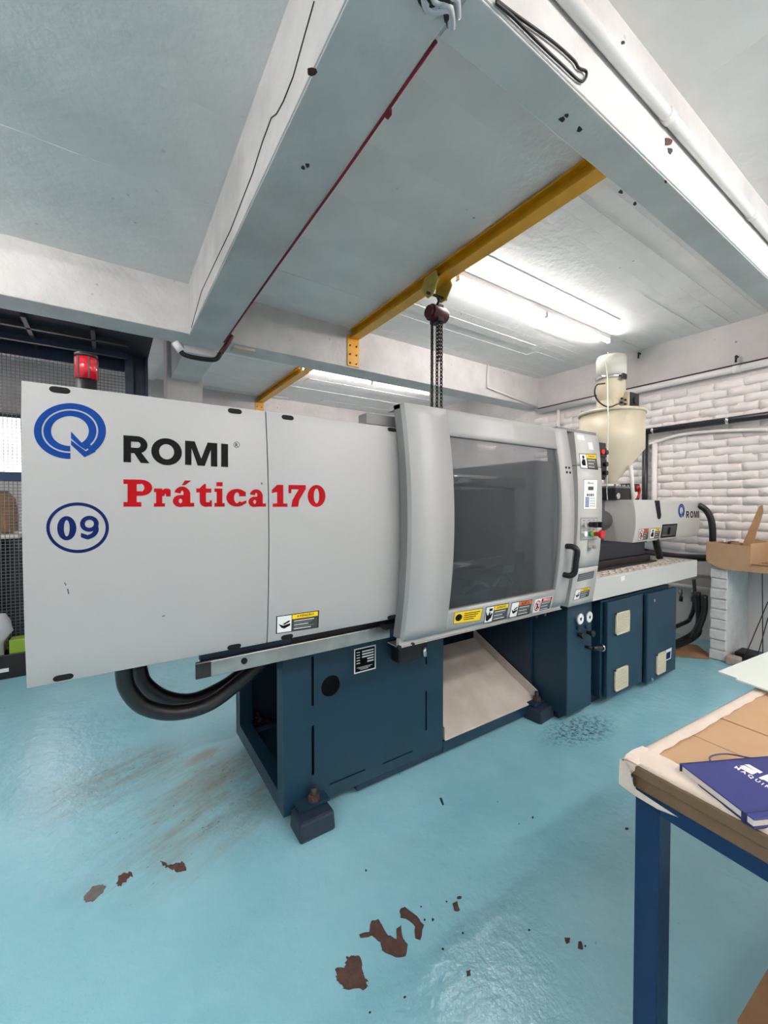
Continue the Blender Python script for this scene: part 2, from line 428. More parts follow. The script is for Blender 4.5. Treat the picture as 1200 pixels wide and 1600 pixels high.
# window glowing far back on the left
wn = struct('window_1', MB().box(-2.2, -.45, BY-.03, BY, 1.85, 2.54, 'window_glow'))
MB().box(-2.25, -.4, BY-.06, BY, 1.80, 1.85, 'cage_blue').box(-2.25, -.4, BY-.06, BY, 2.54, 2.59, 'cage_blue').build('window_frame', wn)
for x in (-1.75, -1.3, -.88): box('glazing_bar', wn, (x-.012, x+.012, BY-.05, BY-.02, 1.85, 2.54), 'cage_blue')

# ------------------------------------------------------------------ fluorescent lights
def tube_light(x0, x1, y, label, glow='fill_tube_glow'):
    t = thing('fluorescent_light', label, 'light', ((x0+x1)/2, y, CE-.09), 'fluorescent lights')
    z = CE-.062
    m = MB().box(x0, x1, y-.02, y+.02, CE-.045, CE, 'conduit_white'); m.build('batten', t, .004)
    n = 2; L_ = (x1-x0)/n
    for i in range(n):
        a, b = x0+L_*i+.03, x0+L_*(i+1)-.03
        MB().cyl((a, y, z), (b, y, z), .017, glow, n=10).build('tube', t)
        for e in (a-.02, b+.005): MB().box(e, e+.015, y-.016, y+.016, z-.02, CE-.04, 'conduit_white').build('lampholder', t)
tube_light(2.27, 4.55, 2.38, 'glowing fluorescent tube on the ceiling behind the chain hoist', 'tube_glow')
tube_light(2.1, 4.30, 5.12, 'glowing fluorescent tube in the bay behind the far beam', 'tube_glow')
tube_light(.9, 3.2, -1.1, 'unseen fill tube added on the near right bay ceiling, nearer to the camera')  # out of view, added to fill the machine front
tube_light(2.7, 4.9, -1.15, 'unseen fill tube added on the near right bay ceiling, close to the right wall')  # out of view, added to brighten the right wall and machine front
for y_, l_ in ((-1.3, 'farthest behind the camera'), (.55, 'level with the camera'), (2.4, 'closest to the steel cage')):
    tube_light(-2.9, -.8, y_, 'unseen fill tube added on the left bay ceiling, '+l_)  # left bay tubes are unseen, added for more ambient light
tube_light(.9, 3.2, -2.2, 'unseen fill tube added on the near right bay ceiling, deepest behind the camera')  # another unseen tube added for fill light

# ------------------------------------------------------------------ yellow crane beams
def crane_beam(y0, y1, label, bolts=True):
    t = thing('crane_beam', label, 'beam', (2.14, (y0+y1)/2, 3.165), 'yellow crane beams')
    MB().box(2.09, 2.19, y0, y1, 3.165, 3.176, 'yellow_steel').box(2.09, 2.19, y0, y1, CE-.03, CE-.016, 'yellow_steel')\
        .box(2.134, 2.146, y0, y1, 3.17, CE-.02, 'yellow_steel').build('i_beam', t)
    p = MB().box(2.055, 2.195, y1-.012, y1-.001, 2.88, 3.2, 'yellow_steel').build('end_plate', t, .002)
    for i in range(6):
        xx = 2.085+(i % 2)*.075; zz = 2.91+(i//2)*.09
        MB().cyl((xx, y1-.012, zz), (xx, y1-.024, zz), .009, 'black', n=6).build('bolt', p)
crane_beam(.957, FY, 'yellow steel crane beam carrying the chain hoist under the ceiling')
crane_beam(4.04, BY, 'shorter looking yellow crane beam end beyond the far concrete beam')

# ------------------------------------------------------------------ chain hoist
hy = 2.46
h = thing('chain_hoist', 'dark red chain hoist hanging by a trolley from the yellow beam', 'hoist', (2.14, hy, 2.0))
tr = {}
for sx in (-1, 1):
    x = 2.14+sx*.062
    tr[sx] = MB().prism([(x, hy-.10, 3.13), (x, hy-.03, 3.045), (x, hy+.03, 3.045), (x, hy+.10, 3.13), (x, hy+.07, 3.22), (x, hy-.07, 3.22)], (.012*sx, 0, 0), 'yellow_worn').build('trolley_plate', h, .004)
for sx in (-1, 1):
    for dy in (-.05, .05):
        MB().cyl((2.14+sx*.062, hy+dy, 3.193), (2.14+sx*.028, hy+dy, 3.193), .018, 'iron', n=12).build('wheel', tr[sx])
MB().cyl((2.04, hy, 3.07), (2.24, hy, 3.07), .011, 'iron', n=10).build('pin', h)
MB().tube(smooth_pts([(2.14, hy, 3.075), (2.16, hy, 3.04), (2.14, hy, 3.0), (2.125, hy, 2.98)]), .011, 'iron').build('hook', h)
MB().cyl((2.075, hy, 2.93), (2.205, hy, 2.93), .062, 'hoist_red', n=24).cyl((2.05, hy, 2.93), (2.075, hy, 2.93), .048, 'hoist_red', n=20)\
    .cyl((2.205, hy, 2.93), (2.23, hy, 2.93), .05, 'hoist_red', n=20).box(2.11, 2.17, hy-.05, hy+.05, 2.86, 2.99, 'iron').build('hoist_body', h, .003)
def chain(x, y, z0, z1, lk, wr_, rad):
    m = MB(); z = z0; k = 0
    while z > z1:
        d = Vector((1, 0, 0)) if k % 2 else Vector((0, 1, 0)); c = Vector((x, y, z))
        pts = []
        for i in range(9):
            a = 2*math.pi*i/8; pts.append(c+d*math.cos(a)*wr_+Vector((0, 0, math.sin(a)*lk*.62)))
        m.tube(pts, rad, 'chain_steel', n=4, cap=False); z -= lk*.86; k += 1
    return m
for (dx, dy, z1, lk, w_, ra) in ((-.052, 0, 1.66, .030, .009, .0035), (-.028, .02, 1.66, .030, .009, .0035), (.012, .01, 1.62, .034, .011, .005), (.034, -.015, 1.62, .034, .011, .005)):
    chain(2.14+dx, hy+dy, 2.88, z1, lk, w_, ra).build('chain', h, kind='stuff')
chain(2.14+.0, hy-.03, 2.87, 2.56, .034, .011, .005).build('chain', h, kind='stuff')

# ------------------------------------------------------------------ the injection moulding machine
M = thing('injection_molding_machine', 'long grey and teal injection moulding machine with company lettering and round number badge', 'machine', (2.0, 2.1, 0))
FYB = 1.74                                         # front of the base
def slotloop(u0, u1, v0, v1): return [(u0, v0), (u1, v0), (u1, v1), (u0, v1)]
fp = MB()
holes = [circ(.859, .585, .05, 20), slotloop(.760, .774, .515, .745), slotloop(.760, .774, .19, .422),
         slotloop(.85, 1.05, .110, .118), slotloop(1.155, 1.35, .102, .110), slotloop(1.438, 1.448, .19, .41), slotloop(1.438, 1.448, .56, .72)]
fp.holed([(.625, .05), (1.568, .05), (1.568, .865), (.625, .865)], holes, .006, 'teal_paint', ('y', FYB))
fp.mi('teal_paint'); base = fp.build('base_front_panel', M)
box('base_backing', M, (.70, 1.50, FYB+.03, FYB+.04, .07, .48), 'dark_hole')
fr = MB().box(.625, .69, FYB+.006, FYB+.08, .05, .86, 'teal_paint').box(.625, .70, 2.48, 2.56, .05, .86, 'teal_paint')\
    .box(.625, .69, FYB+.08, 2.48, .05, .13, 'teal_paint').box(.625, 2.9, 2.54, 2.56, .05, .86, 'teal_dark')\
    .box(.69, 1.56, FYB+.04, 2.54, .06, .08, 'teal_dark').box(1.545, 1.565, FYB+.006, 2.54, .05, .86, 'teal_dark')\
    .box(.625, 2.9, FYB+.01, 2.56, .84, .862, 'teal_dark').box(1.0, 1.02, FYB+.04, 2.54, .08, .84, 'dark_hole')
fr.build('base_frame', M)
MB().box(1.565, 2.46, FYB-.004, FYB+.06, .025, .088, 'teal_paint').box(1.0, 2.46, FYB+.002, FYB+.05, .02, .05, 'teal_dark').build('base_skirt', M, .004)
MB().box(2.44, 2.46, 1.80, 2.5, .03, .84, 'teal_dark').box(1.57, 2.46, 2.45, 2.47, .03, .84, 'teal_dark').box(1.57, 2.45, FYB+.06, 2.45, .04, .05, 'dark_hole').build('base_recess', M)
# levelling feet
def foot(x, y, ang=0):
    f = MB(); c, s_ = math.cos(ang), math.sin(ang)
    q = lambda a, b, z: Vector((x+a*c-b*s_, y+a*s_+b*c, z))
    f.hexa([q(-.085, -.065, .0), q(.085, -.065, 0), q(.085, .065, 0), q(-.085, .065, 0)], [q(-.08, -.06, .085), q(.08, -.06, .085), q(.08, .06, .085), q(-.08, .06, .085)], 'foot_black')
    f = f.build('levelling_foot', M, .012)
    MB().cyl(q(.02, .03, .08), q(.02, .03, .16), .014, 'iron', n=10).cyl(q(.02, .03, .10), q(.02, .03, .125), .026, 'rust', n=6).build('bolt', f)
    MB().hexa([q(-.06, .0, .09), q(.085, .0, .09), q(.085, .10, .09), q(-.06, .10, .09)], [q(-.06, .0, .102), q(.085, .0, .102), q(.085, .10, .102), q(-.06, .10, .102)], 'teal_dark').build('bracket', f)
foot(.735, 1.675); foot(2.40, 1.70, .1)
foot(.73, 2.50); foot(3.9, 2.3)
# white chute under the mould
tr_ = MB()
z0, z1, y0, y1 = .088, .36, FYB-.005, 2.33
tr_.hexa([(1.578, y0, z0), (2.43, y0, z0), (2.43, y1, z1), (1.578, y1, z1)], [(1.578, y0, z0+.006), (2.43, y0, z0+.006), (2.43, y1, z1+.006), (1.578, y1, z1+.006)], 'tray_white')
tr_.hexa([(2.425, y0, z0), (2.432, y0, z0), (2.432, y1, z1), (2.425, y1, z1)], [(2.425, y0, z0+.075), (2.432, y0, z0+.075), (2.432, y1, z1+.075), (2.425, y1, z1+.075)], 'tray_white')
tr_.hexa([(1.578, y0, z0), (1.584, y0, z0), (1.584, y1, z1), (1.578, y1, z1)], [(1.578, y0, z0+.075), (1.584, y0, z0+.075), (1.584, y1, z1+.075), (1.578, y1, z1+.075)], 'tray_white')
tr_.build('chute_tray', M)
box('valve_block', M, (1.20, 1.38, 1.66, 1.735, .64, .74), 'black', .006)
MB().cyl((1.36, 1.655, .65), (1.36, 1.655, .70), .012, 'chrome', n=8).build('valve_stem', M)
MB().cyl((1.70, 2.2, .78), (2.2, 2.2, .78), .035, 'tray_white').cyl((1.62, 2.2, .78), (1.70, 2.2, .78), .05, 'black').build('drain_pipe', M)
# type plate with rows of small print
pp = Print(lambda u, v, l: Vector((u, FYB-.001-l, v)))
pp.rect(.985, .612, 1.111, .735, 'label_white', 0); pp.rect(.991, .618, 1.105, .729, 'black_print', 1)
for i in range(5):
    zz = .715-i*.0135; pp.rect(1.03 if i < 3 else 1.06, zz-.004, 1.098, zz+.003, 'label_white', 2)
    pp.rect(.998, zz-.002, 1.018, zz+.002, 'label_white', 2)
for i in range(3): pp.rect(1.0+.01*i, .638-i*.006, 1.09-.012*i, .640-i*.006, 'label_white', 2)
pp.build('type_plate', M)
# slide rail of the guards
rl = MB().box(.25, 1.10, 1.595, 1.612, .812, .872, 'alu').build('slide_rail', M, .003)
box('rail_end', rl, (.248, .30, 1.590, 1.598, .816, .870), 'iron')
MB().cyl((.42, 1.5955, .846), (.42, 1.592, .846), .012, 'dark_hole', n=14).build('rail_hole', rl)
MB().cyl((.99, 1.5955, .874), (.99, 1.592, .874), .004, 'chrome', n=8).build('rail_screw', rl)
box('rail_bracket', M, (.27, 1.2, 1.62, 1.66, .865, .90), 'teal_dark')
box('rail_support', M, (.62, 1.55, 1.612, 1.75, .862, .93), 'black')
# the two rear guard covers
gy = lambda z: 1.495-.03*(1-((z-1.36)/.43)**2)
def guard(name, x0, x1, slots):
    g = MB().bowed(gy, x0, x1, .934, 1.788, .022, 'cover_grey')
    g.box(x0, x1, 1.515, 1.60, 1.765, 1.785, 'cover_grey').box(x0, x1, 1.515, 1.56, .936, .95, 'cover_grey')
    g = g.build(name, M, .002)
    for (px, py) in slots:
        c = onS(gy, px, py); q = Print(lambda u, v, l: Vector((u, gy(v)-l, v)))
        q.poly([(c.x+sx*.013+.011*math.cos(a), c.z+.009*math.sin(a)) for sx, a0 in ((1, -90), (-1, 90)) for a in [R(a0+22.5*i) for i in range(9)]], 'dark_hole')
        q.build('slot', g)
    return g
g1 = guard('left_guard', -.200, .4755, [(93.5, 609.5), (367, 642.5), (99, 1058.5), (366, 1010.5)])
g2 = guard('right_guard', .4785, 1.085, [(449.5, 652.5), (612.5, 671.5), (448.5, 995), (612, 964)])
box('guard_end_plate', M, (-.19, -.17, 1.515, 2.3, .96, 1.76), 'cover_dark')
MB().box(-.1, 1.05, 1.72, 2.42, .95, 1.70, 'cage_dark').build('clamp_housing', M)
box('rear_guard', M, (-.19, 2.45, 2.55, 2.57, .86, 1.76), 'cover_grey')
box('door_guide', M, (.93, 1.10, 1.53, 1.60, 1.797, 1.845), 'cover_dark', .003)
# lettering on the left guard, traced on the bowed sheet
GS = lambda px, py: onS(gy, px, py)
def logo(mp_, parent, full=True):
    p = Print(mp_); cx, cy = 437, 934
    p.ring(cx, cy, 225, 174, 176, 136, -62, 272, 'logo_blue') if False else None
    a0 = -90                                                # v grows downwards: angles turn clockwise from the right
    for (ox, oy, ix, iy) in ((225, 174, 177, 137), (166, 128, 118, 93)):
        p.ring(cx, cy, ox, oy, ix, iy, 89, 412, 'logo_blue', 1, 72)
    p.poly([(444, 937), (528, 1026), (520, 1033), (530, 1048), (500, 1030), (444, 980)], 'logo_blue', 2)
    p.poly([(444, 937), (526, 1024), (543, 1000), (570, 1024), (535, 1052), (444, 978)], 'logo_blue', 2)
    p.poly([(444, 992), (537, 1061), (570, 1040), (600, 1062), (528, 1098), (444, 1020)], 'logo_blue', 2)
    return p.build('emblem', parent)
logo(pxmap(GS, 0, 440, 4), g1)
def glyphs(p, word, q, m):     # heavy letters as strokes in a unit box, y up; q = list of quads
    def ring(cx, cy, rx, ry, ix, iy, a0=0, a1=360, mp_=None): p.ring(cx, cy, rx, ry, ix, iy, a0, a1, m, 1, 28)
    for ch, mp_ in zip(word, q):
        p.mp = mp_
        if ch == 'R':
            p.rect(0, 0, .29, 1, m); p.rect(.2, .78, .52, 1, m); p.rect(.2, .35, .52, .56, m)
            ring(.52, .675, .40, .325, .13, .115, -90, 90); p.poly([(.38, .40), (.66, .42), (1, 0), (.66, 0)], m)
        if ch == 'O': ring(.5, .5, .5, .52, .245, .29)
        if ch == 'M':
            p.poly([(0, 0), (.2, 0), (.2, .70), (.39, 0), (.61, 0), (.80, .70), (.80, 0), (1, 0), (1, 1), (.70, 1), (.5, .30), (.30, 1), (0, 1)], m)
        if ch == 'I': p.rect(0, 0, 1, 1, m)
        if ch == 'P':
            p.rect(0, 0, .62, .17, m); p.rect(.14, 0, .46, 1, m); p.rect(0, .83, .6, 1, m); p.rect(.4, .40, .62, .57, m)
            ring(.60, .70, .40, .30, .12, .15, -90, 90)
        if ch == 'r':
            p.rect(0, 0, .66, .19, m); p.rect(.13, 0, .50, 1, m); p.rect(0, .80, .45, 1, m)
            ring(.72, .58, .36, .42, .10, .14, 70, 180); p.poly([(.66, 1), (.86, 1), (1, .93), (1, .56), (.72, .56), (.70, .72)], m)
        if ch in 'aA':
            h_ = 1 if ch == 'a' else .77
            p.rect(.50, 0, .82, h_*.66, m); ring(.44, h_*.60, .38, h_*.40, .07, h_*.19, 0, 165); p.rect(.78, 0, 1, h_*.19, m)
            ring(.36, h_*.28, .36, h_*.30, .08, h_*.11); p.rect(.36, h_*.40, .6, h_*.58, m)
            if ch == 'A': p.poly([(.42, .82), (.58, .82), (.86, 1), (.56, 1)], m)
        if ch == 't':
            p.rect(.22, .2, .62, 1, m) if False else p.poly([(.22, .2), (.62, .2), (.62, 1), (.50, 1), (.22, .82)], m)
            p.rect(0, .62, .96, .80, m); ring(.62, .26, .40, .27, .02, .07, 180, 300); p.rect(.6, 0, .86, .20, m); p.rect(.86, 0, 1, .28, m)
        if ch == 'i':
            p.rect(0, 0, 1, .15, m); p.rect(.22, 0, .78, .74, m); p.rect(0, .60, .7, .74, m); p.rect(.2, .83, .8, 1, m)
        if ch == 'c':
            ring(.52, .5, .52, .5, .14, .30, 40, 320); p.rect(.62, .58, .95, .84, m); p.poly([(.70, .05), (.98, .2), (.98, .36), (.66, .22)], m)
        if ch == '1': p.rect(.06, 0, 1, .15, m); p.rect(.34, 0, .74, 1, m); p.poly([(.34, 1), (.5, 1), (.4, .68), (.0, .62), (.0, .76)], m)
        if ch == '7': p.rect(0, .80, 1, 1, m); p.rect(0, .62, .16, .9, m); p.poly([(.6, .82), (1, .82), (.62, .3), (.56, 0), (.16, 0), (.22, .3)], m)
        if ch == '0': ring(.5, .5, .5, .51, .15, .34)
        if ch == '9': ring(.5, .66, .5, .34, .24, .17); ring(.30, .42, .70, .42, .42, .24, -75, 20); p.poly([(.05, .10), (.05, .28), (.4, .19), (.5, .0), (.36, 0)], m)
    return p
def crop1(x, y): return (x/2.857, 540+y/2.857)
def crop2(x, y): return (380+x/3.479, 580+y/3.479)
def q4(cr, x0, x1, t0, t1, b0, b1): return quadmap(GS, cr(x0, t0), cr(x1, t1), cr(x1, b1), cr(x0, b0))
glyphs(Print(None), 'ROMI', [q4(crop1, 551, 668, 400, 408, 520, 526), q4(crop1, 675, 812, 411, 421, 528, 536), q4(crop1, 826, 970, 424, 436, 532, 541), q4(crop1, 987, 1018, 437, 440, 541, 543)], 'black_print').build('lettering', g1)
w1 = [q4(crop1, 551, 680, 597, 599, 719, 719), q4(crop1, 687, 762, 638, 638, 719, 719), q4(crop1, 771, 867, 601, 603, 719, 719), q4(crop1, 876, 946, 617, 618, 719, 719),
      q4(crop1, 957, 1003, 609, 610, 719, 719), q4(crop1, 1010, 1102, 639, 640, 719, 719), q4(crop1, 1109, 1187, 641, 642, 719, 719)]
glyphs(Print(None), 'PrAtica', w1, 'print_red').build('lettering', g1)
glyphs(Print(None), '170', [q4(crop2, 155, 240, 617, 618, 737, 737), q4(crop2, 246, 340, 618, 619, 737, 737), q4(crop2, 350, 447, 619, 620, 737, 737)], 'print_red').build('lettering', g2)
for (x, y, r_, c_) in ((1056, 443, 14, 1), (1169, 616, 8, 0)):
    p = Print(pxmap(GS, 0, 540, 2.857))
    if c_: p.ring(x, y, 14, 13.5, 12, 11.5, 0, 360, 'black_print', 1, 24)
    p.mp = q4(crop1, x-r_*.45, x+r_*.5, y-r_*.55, y-r_*.5, y+r_*.6, y+r_*.65); p.text('R', 0, 0, 1, 1, 'black_print', 1, .02)
    p.build('registered_mark', g1)
p = Print(pxmap(GS, 0, 540, 2.857)); p.ring(346.5, 813, 140, 113, 125, 99, 0, 360, 'navy', 1, 48)
glyphs(p, '09', [q4(crop1, 255, 341, 761, 763, 869, 868), q4(crop1, 357, 441, 760, 759, 866, 864)], 'navy'); p.build('number_badge', g1)
for sc in ([(286, 1058), (291, 1058), (297, 1070), (293, 1072)], [(299, 1086), (305, 1085), (309, 1107), (304, 1110)], [(722, 1207), (738, 1203), (738, 1206), (724, 1210)]): p = Print(pxmap(GS, 0, 540, 2.857)); p.poly(sc, 'label_grey'); p.build('scratch', g1)
# warning labels: white pictogram field, coloured header, grey text field with lines
def warn(mp_, parent, head, word='ATENÇÃO', pic='hand', frame=True, split=.36):
    p = Print(mp_)
    p.rect(0, 0, 1, 1, 'black_print' if frame else 'label_white', 1)
    e = .025
    p.rect(e, .04, split, .96, 'label_white', 2); p.rect(split+.015, .04, 1-e, .68, 'label_grey', 2); p.rect(split+.015, .70, 1-e, .96, head, 2)
    p.text(word, split+.12, .75, 1-.12, .92, 'black_print' if head != 'print_red' else 'label_white', 3, .02)
    for i in range(5): p.rect(split+.06, .56-i*.11, 1-.08-random.uniform(0, .18), .60-i*.11, 'label_white' if i % 2 == 0 else 'cover_dark', 3)
    w_ = split; k = 'black_print'
    if pic == 'hand':
        p.poly([(w_*.2, .18), (w_*.42, .10), (w_*.82, .28), (w_*.92, .52), (w_*.78, .58), (w_*.66, .46), (w_*.60, .66), (w_*.48, .64), (w_*.42, .46), (w_*.26, .50), (w_*.16, .70), (w_*.08, .62)], k, 3)
        p.rect(w_*.46, .70, w_*.84, .86, k, 3)
    elif pic == 'person':
        p.ring(w_*.55, .76, w_*.16, .12, .0, .0, 0, 360, k, 3, 14); p.poly([(w_*.3, .2), (w_*.8, .2), (w_*.78, .6), (w_*.45, .64), (w_*.2, .40)], k, 3)
    elif pic == 'glove':
        p.poly([(w_*.15, .55), (w_*.45, .42), (w_*.9, .5), (w_*.92, .38), (w_*.55, .24), (w_*.35, .30)], k, 3); p.poly([(w_*.4, .5), (w_*.85, .68), (w_*.9, .6), (w_*.55, .46)], k, 3)
    elif pic == 'ban':
        p.ring(w_*.52, .5, w_*.42, .40, w_*.33, .32, 0, 360, 'print_red', 4, 28); p.poly([(w_*.4, .22), (w_*.62, .25), (w_*.66, .55), (w_*.56, .75), (w_*.44, .55)], k, 3)
        p.poly([(w_*.22, .66), (w_*.28, .74), (w_*.82, .34), (w_*.76, .26)], 'print_red', 4)
    return p.build('warning_label', parent)
warn(quadmap(GS, (431.5, 963), (498.5, 953.5), (497.5, 980.5), (431, 990.5)), g2, 'yellow_label', pic='glove')

# ---- sliding door
DX0, DX1 = 1.06, 2.262; DZ0, DZ1 = .848, 1.888
dy = lambda z: 1.432-.057*(1-((z-1.37)/.52)**2)
DS = lambda px, py: onS(dy, px, py)
wx0, wx1 = 1.305, 2.135; wz0, wz1 = .95, 1.762
d = MB().bowed(dy, DX0, wx0, DZ0, DZ1, .03, 'cover_grey', 24).bowed(dy, wx1, DX1, DZ0, DZ1, .03, 'cover_grey', 24)
d.bowed(dy, wx0, wx1, DZ0, wz0, .03, 'cover_grey', 5).bowed(dy, wx0, wx1, wz1, DZ1, .03, 'cover_grey', 5)
d.bowed(lambda z: dy(z)+.03, DX0, DX0+.012, DZ0, DZ1, .05, 'cover_dark', 24).bowed(lambda z: dy(z)+.03, DX1-.012, DX1, DZ0, DZ1, .05, 'cover_dark', 24)
d.box(DX0, DX1, dy(DZ1)+.03, 1.56, DZ1-.02, DZ1-.001, 'cover_grey')
door = d.build('door', M)
MB().bowed(lambda z: dy(z)+.012, wx0-.01, wx1+.01, wz0-.01, wz1+.01, .006, 'smoked_pane', 24).build('window_pane', door)
MB().box(DX0-.01, 2.245, 1.45, 1.475, .818, DZ0+.002, 'cover_grey').box(DX0-.02, 2.245, 1.44, 1.53, .815, .82, 'alu').build('door_lip', door, .002)
for px, py in ((623, 1011), (644, 1006.5), (837, 963), (850, 960)):
    c = on('y', 1.45, px, py); MB().cyl((c.x, 1.452, c.z), (c.x, 1.440, c.z), .009, 'black', n=8).build('bolt', door)
for px, py in ((884, 730.5), (889, 731), (885.5, 738), (890.5, 738.5)):
    c = DS(px, py); MB().cyl(c, c-Vector((0, .004, 0)), .007, 'black', n=10).build('screw', door)
h0, h1 = DS(885, 853.5), DS(881, 898)
o = Vector((0, -.06, 0))
MB().tube(smooth_pts([h0, h0+o*.6, h0+o+Vector((.01, 0, -.02)), (h0+h1)/2+o+Vector((.012, 0, 0)), h1+o+Vector((.01, 0, .02)), h1+o*.6, h1], 6), .0165, 'black', n=12).build('door_handle', door)
p = Print(quadmap(DS, (710, 957), (754.5, 950), (750, 969.5), (708, 975)))
p.rect(0, 0, 1, 1, 'black_print', 1); p.rect(.012, .03, .988, .97, 'yellow_label', 2); p.ring(.17, .5, .12, .3, 0, 0, 0, 360, 'black_print', 3, 18)
for i in range(4): p.rect(.36, .74-i*.17, .92-.06*i, .80-i*.17, 'black_print', 3)
p.build('warning_label', door)
warn(quadmap(DS, (759.5, 948.5), (795.5, 942), (790.5, 966.5), (755, 974.5)), door, 'yellow_label', pic='hand')
warn(quadmap(DS, (799.5, 941.5), (832, 936.5), (827, 959), (794.5, 966)), door, 'orange_label', 'ALERTA', pic='glove')
warn(quadmap(DS, (836.5, 937), (864, 931), (859, 951.5), (831.5, 958)), door, 'print_red', 'PERIGO', pic='ban', frame=False)
# what shows through the pane
MB().box(1.22, 1.40, 1.62, 2.36, .90, 1.66, 'iron').box(1.40, 1.56, 1.75, 2.22, 1.0, 1.58, 'iron').build('moving_platen', M, .01)
MB().box(2.20, 2.42, 1.60, 2.38, .88, 1.72, 'cover_dark').box(2.08, 2.20, 1.75, 2.22, 1.0, 1.55, 'iron').build('fixed_platen', M, .01)
for yy in (1.70, 2.28):
    for zz in (1.10, 1.58): MB().cyl((.4, yy, zz), (2.3, yy, zz), .036, 'chrome', n=20).build('tie_bar', M)
for zz in (1.10, 1.58):
    MB().cyl((1.42, 1.70, zz), (1.47, 1.70, zz), .062, 'steel', n=20).cyl((1.51, 1.70, zz), (1.56, 1.70, zz), .058, 'steel', n=20).build('tie_bar_collar', M)
MB().box(1.05, 2.45, 1.56, 2.5, .865, .89, 'iron').box(1.5, 1.95, 1.62, 1.72, .89, .95, 'teal_dark').build('clamp_bed', M)
MB().tube(smooth_pts([(1.6, 1.66, .93), (1.72, 1.63, 1.0), (1.86, 1.65, .95), (1.98, 1.66, 1.02), (2.1, 1.7, .95)]), .012, 'rubber').build('hose', M)

# ---- control column
CX0, CX1 = 2.395, 2.672
cyf = lambda z: 1.484-.05*(1-((z-1.42)/.60)**2) if z > 1.42 else 1.484-.05+.055*((z-1.42)/.60)**2
CS = lambda px, py: onS(cyf, px, py)
def colpart(z0, z1): return MB().bowed(cyf, CX0, CX1, z0, z1, .20, 'cover_grey_lit', 8)
MB().bowed(lambda z: cyf(z)+.004, CX0+.002, CX1-.002, .80, 1.895, .19, 'cover_dark', 20).build('control_column', M)
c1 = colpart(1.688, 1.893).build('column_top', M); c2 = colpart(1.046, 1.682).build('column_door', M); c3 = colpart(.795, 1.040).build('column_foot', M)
MB().box(2.24, 2.665, 1.475, 1.80, 1.893, 1.915, 'cover_dark').build('column_cap', M, .003)
warn(quadmap(CS, (904.5, 708.5), (931, 709.5), (934.5, 734), (907, 731.5)), c1, 'yellow_label', pic='person', split=.4)
for nm, pr_, qd in (('paper_label', c1, ((901, 679), (912, 680.5), (913.5, 688), (902.5, 686.5))), ('paper_label', c1, ((918.5, 691), (925, 691.5), (927.5, 703), (920.5, 702)))):
    p = Print(quadmap(CS, *qd)); p.rect(0, 0, 1, 1, 'label_white'); p.build(nm, pr_)
p = Print(quadmap(CS, (912, 749), (933.5, 749), (931.5, 796), (911, 796)))
p.rect(0, 0, 1, 1, 'cover_dark', 1); p.rect(.02, .012, .985, .988, 'label_white', 2)
p.ring(.36, .88, .07, .035, .035, .015, 0, 360, 'label_grey', 3, 14); p.text('ROMI', .45, .85, .70, .885, 'black_print', 3, .03)
p.rect(.32, .64, .72, .76, 'label_grey', 3); p.text('888', .42, .66, .64, .74, 'lamp_red', 4, .01) if False else None
for i in range(4): p.rect(.24+i*.14, .44, .35+i*.14, .52, 'panel_blue' if i % 2 else 'label_grey', 3)
for i in range(5): p.rect(.14, .08+i*.068, .42, .135+i*.068, 'panel_blue', 3)
for i in range(4):
    for j in range(3): p.rect(.52+j*.13, .10+i*.085, .58+j*.13, .13+i*.085, 'label_grey', 3)
p.build('operator_panel', c2)
p = Print(quadmap(CS, (907, 809), (933.5, 809), (932.5, 842.5), (906.5, 844.5)))
p.rect(0, 0, 1, 1, 'label_grey', 1); p.rect(.025, .02, .975, .98, 'cover_grey', 2)
for (u, v) in ((.2, .86), (.5, .88), (.78, .88), (.2, .42), (.5, .44), (.78, .44)): p.rect(u-.07, v, u+.07, v+.025, 'label_grey', 3)
p.build('button_plate', c2)
def knob(px, py, r_, ln, m, r2=None, parent=c2, name='button', S_=CS):
    c = S_(px, py); mb = MB().cyl(c, c-Vector((0, ln*.5, 0)), r_*.8, m, n=16)
    mb.cyl(c-Vector((0, ln*.5, 0)), c-Vector((0, ln, 0)), r2 or r_, m, n=16); return mb.build(name, parent, .001)
knob(911.5, 820, .017, .02, 'chrome'); knob(911, 834, .017, .02, 'label_white'); knob(920.5, 834, .017, .022, 'green_lamp')
lbl(knob(926.5, 834, .022, .012, 'yellow_label', name='button'), 'yellow collar under the red emergency stop')
c_ = CS(926.5, 834); lbl(MB().cyl(c_-Vector((0, .01, 0)), c_-Vector((0, .05, 0)), .014, 'red').cyl(c_-Vector((0, .045, 0)), c_-Vector((0, .066, 0)), .026, 'red', n=20).build('emergency_stop', c2, .003), 'red mushroom emergency stop button')
for (px, py) in ((921, 819.5), (928, 819.5)):
    c = CS(px, py); MB().cyl(c, c-Vector((0, .03, 0)), .017, 'black').box(c.x-.006, c.x+.006, c.y-.052, c.y-.028, c.z-.018, c.z+.018, 'black').build('selector_switch', c2, .001)
c = CS(920, 852); MB().box(c.x-.016, c.x+.016, c.y-.006, c.y, c.z-.035, c.z+.035, 'alu').cyl(c-Vector((0, .005, .01)), c-Vector((0, .04, .01)), .012, 'chrome').build('lock', c2, .001)
p = Print(quadmap(CS, (904, 897.5), (928.5, 892), (926.5, 903), (901.5, 909)))
p.rect(0, 0, 1, 1, 'label_grey', 1)
for i in range(3): p.rect(.06, .14+i*.27, .94, .30+i*.27, 'cover_dark', 2)
p.build('column_vent', c3)
warn(quadmap(CS, (899, 921.5), (922, 916.5), (919.5, 931.5), (895.5, 938.5)), c3, 'yellow_label', pic='glove', split=.38)
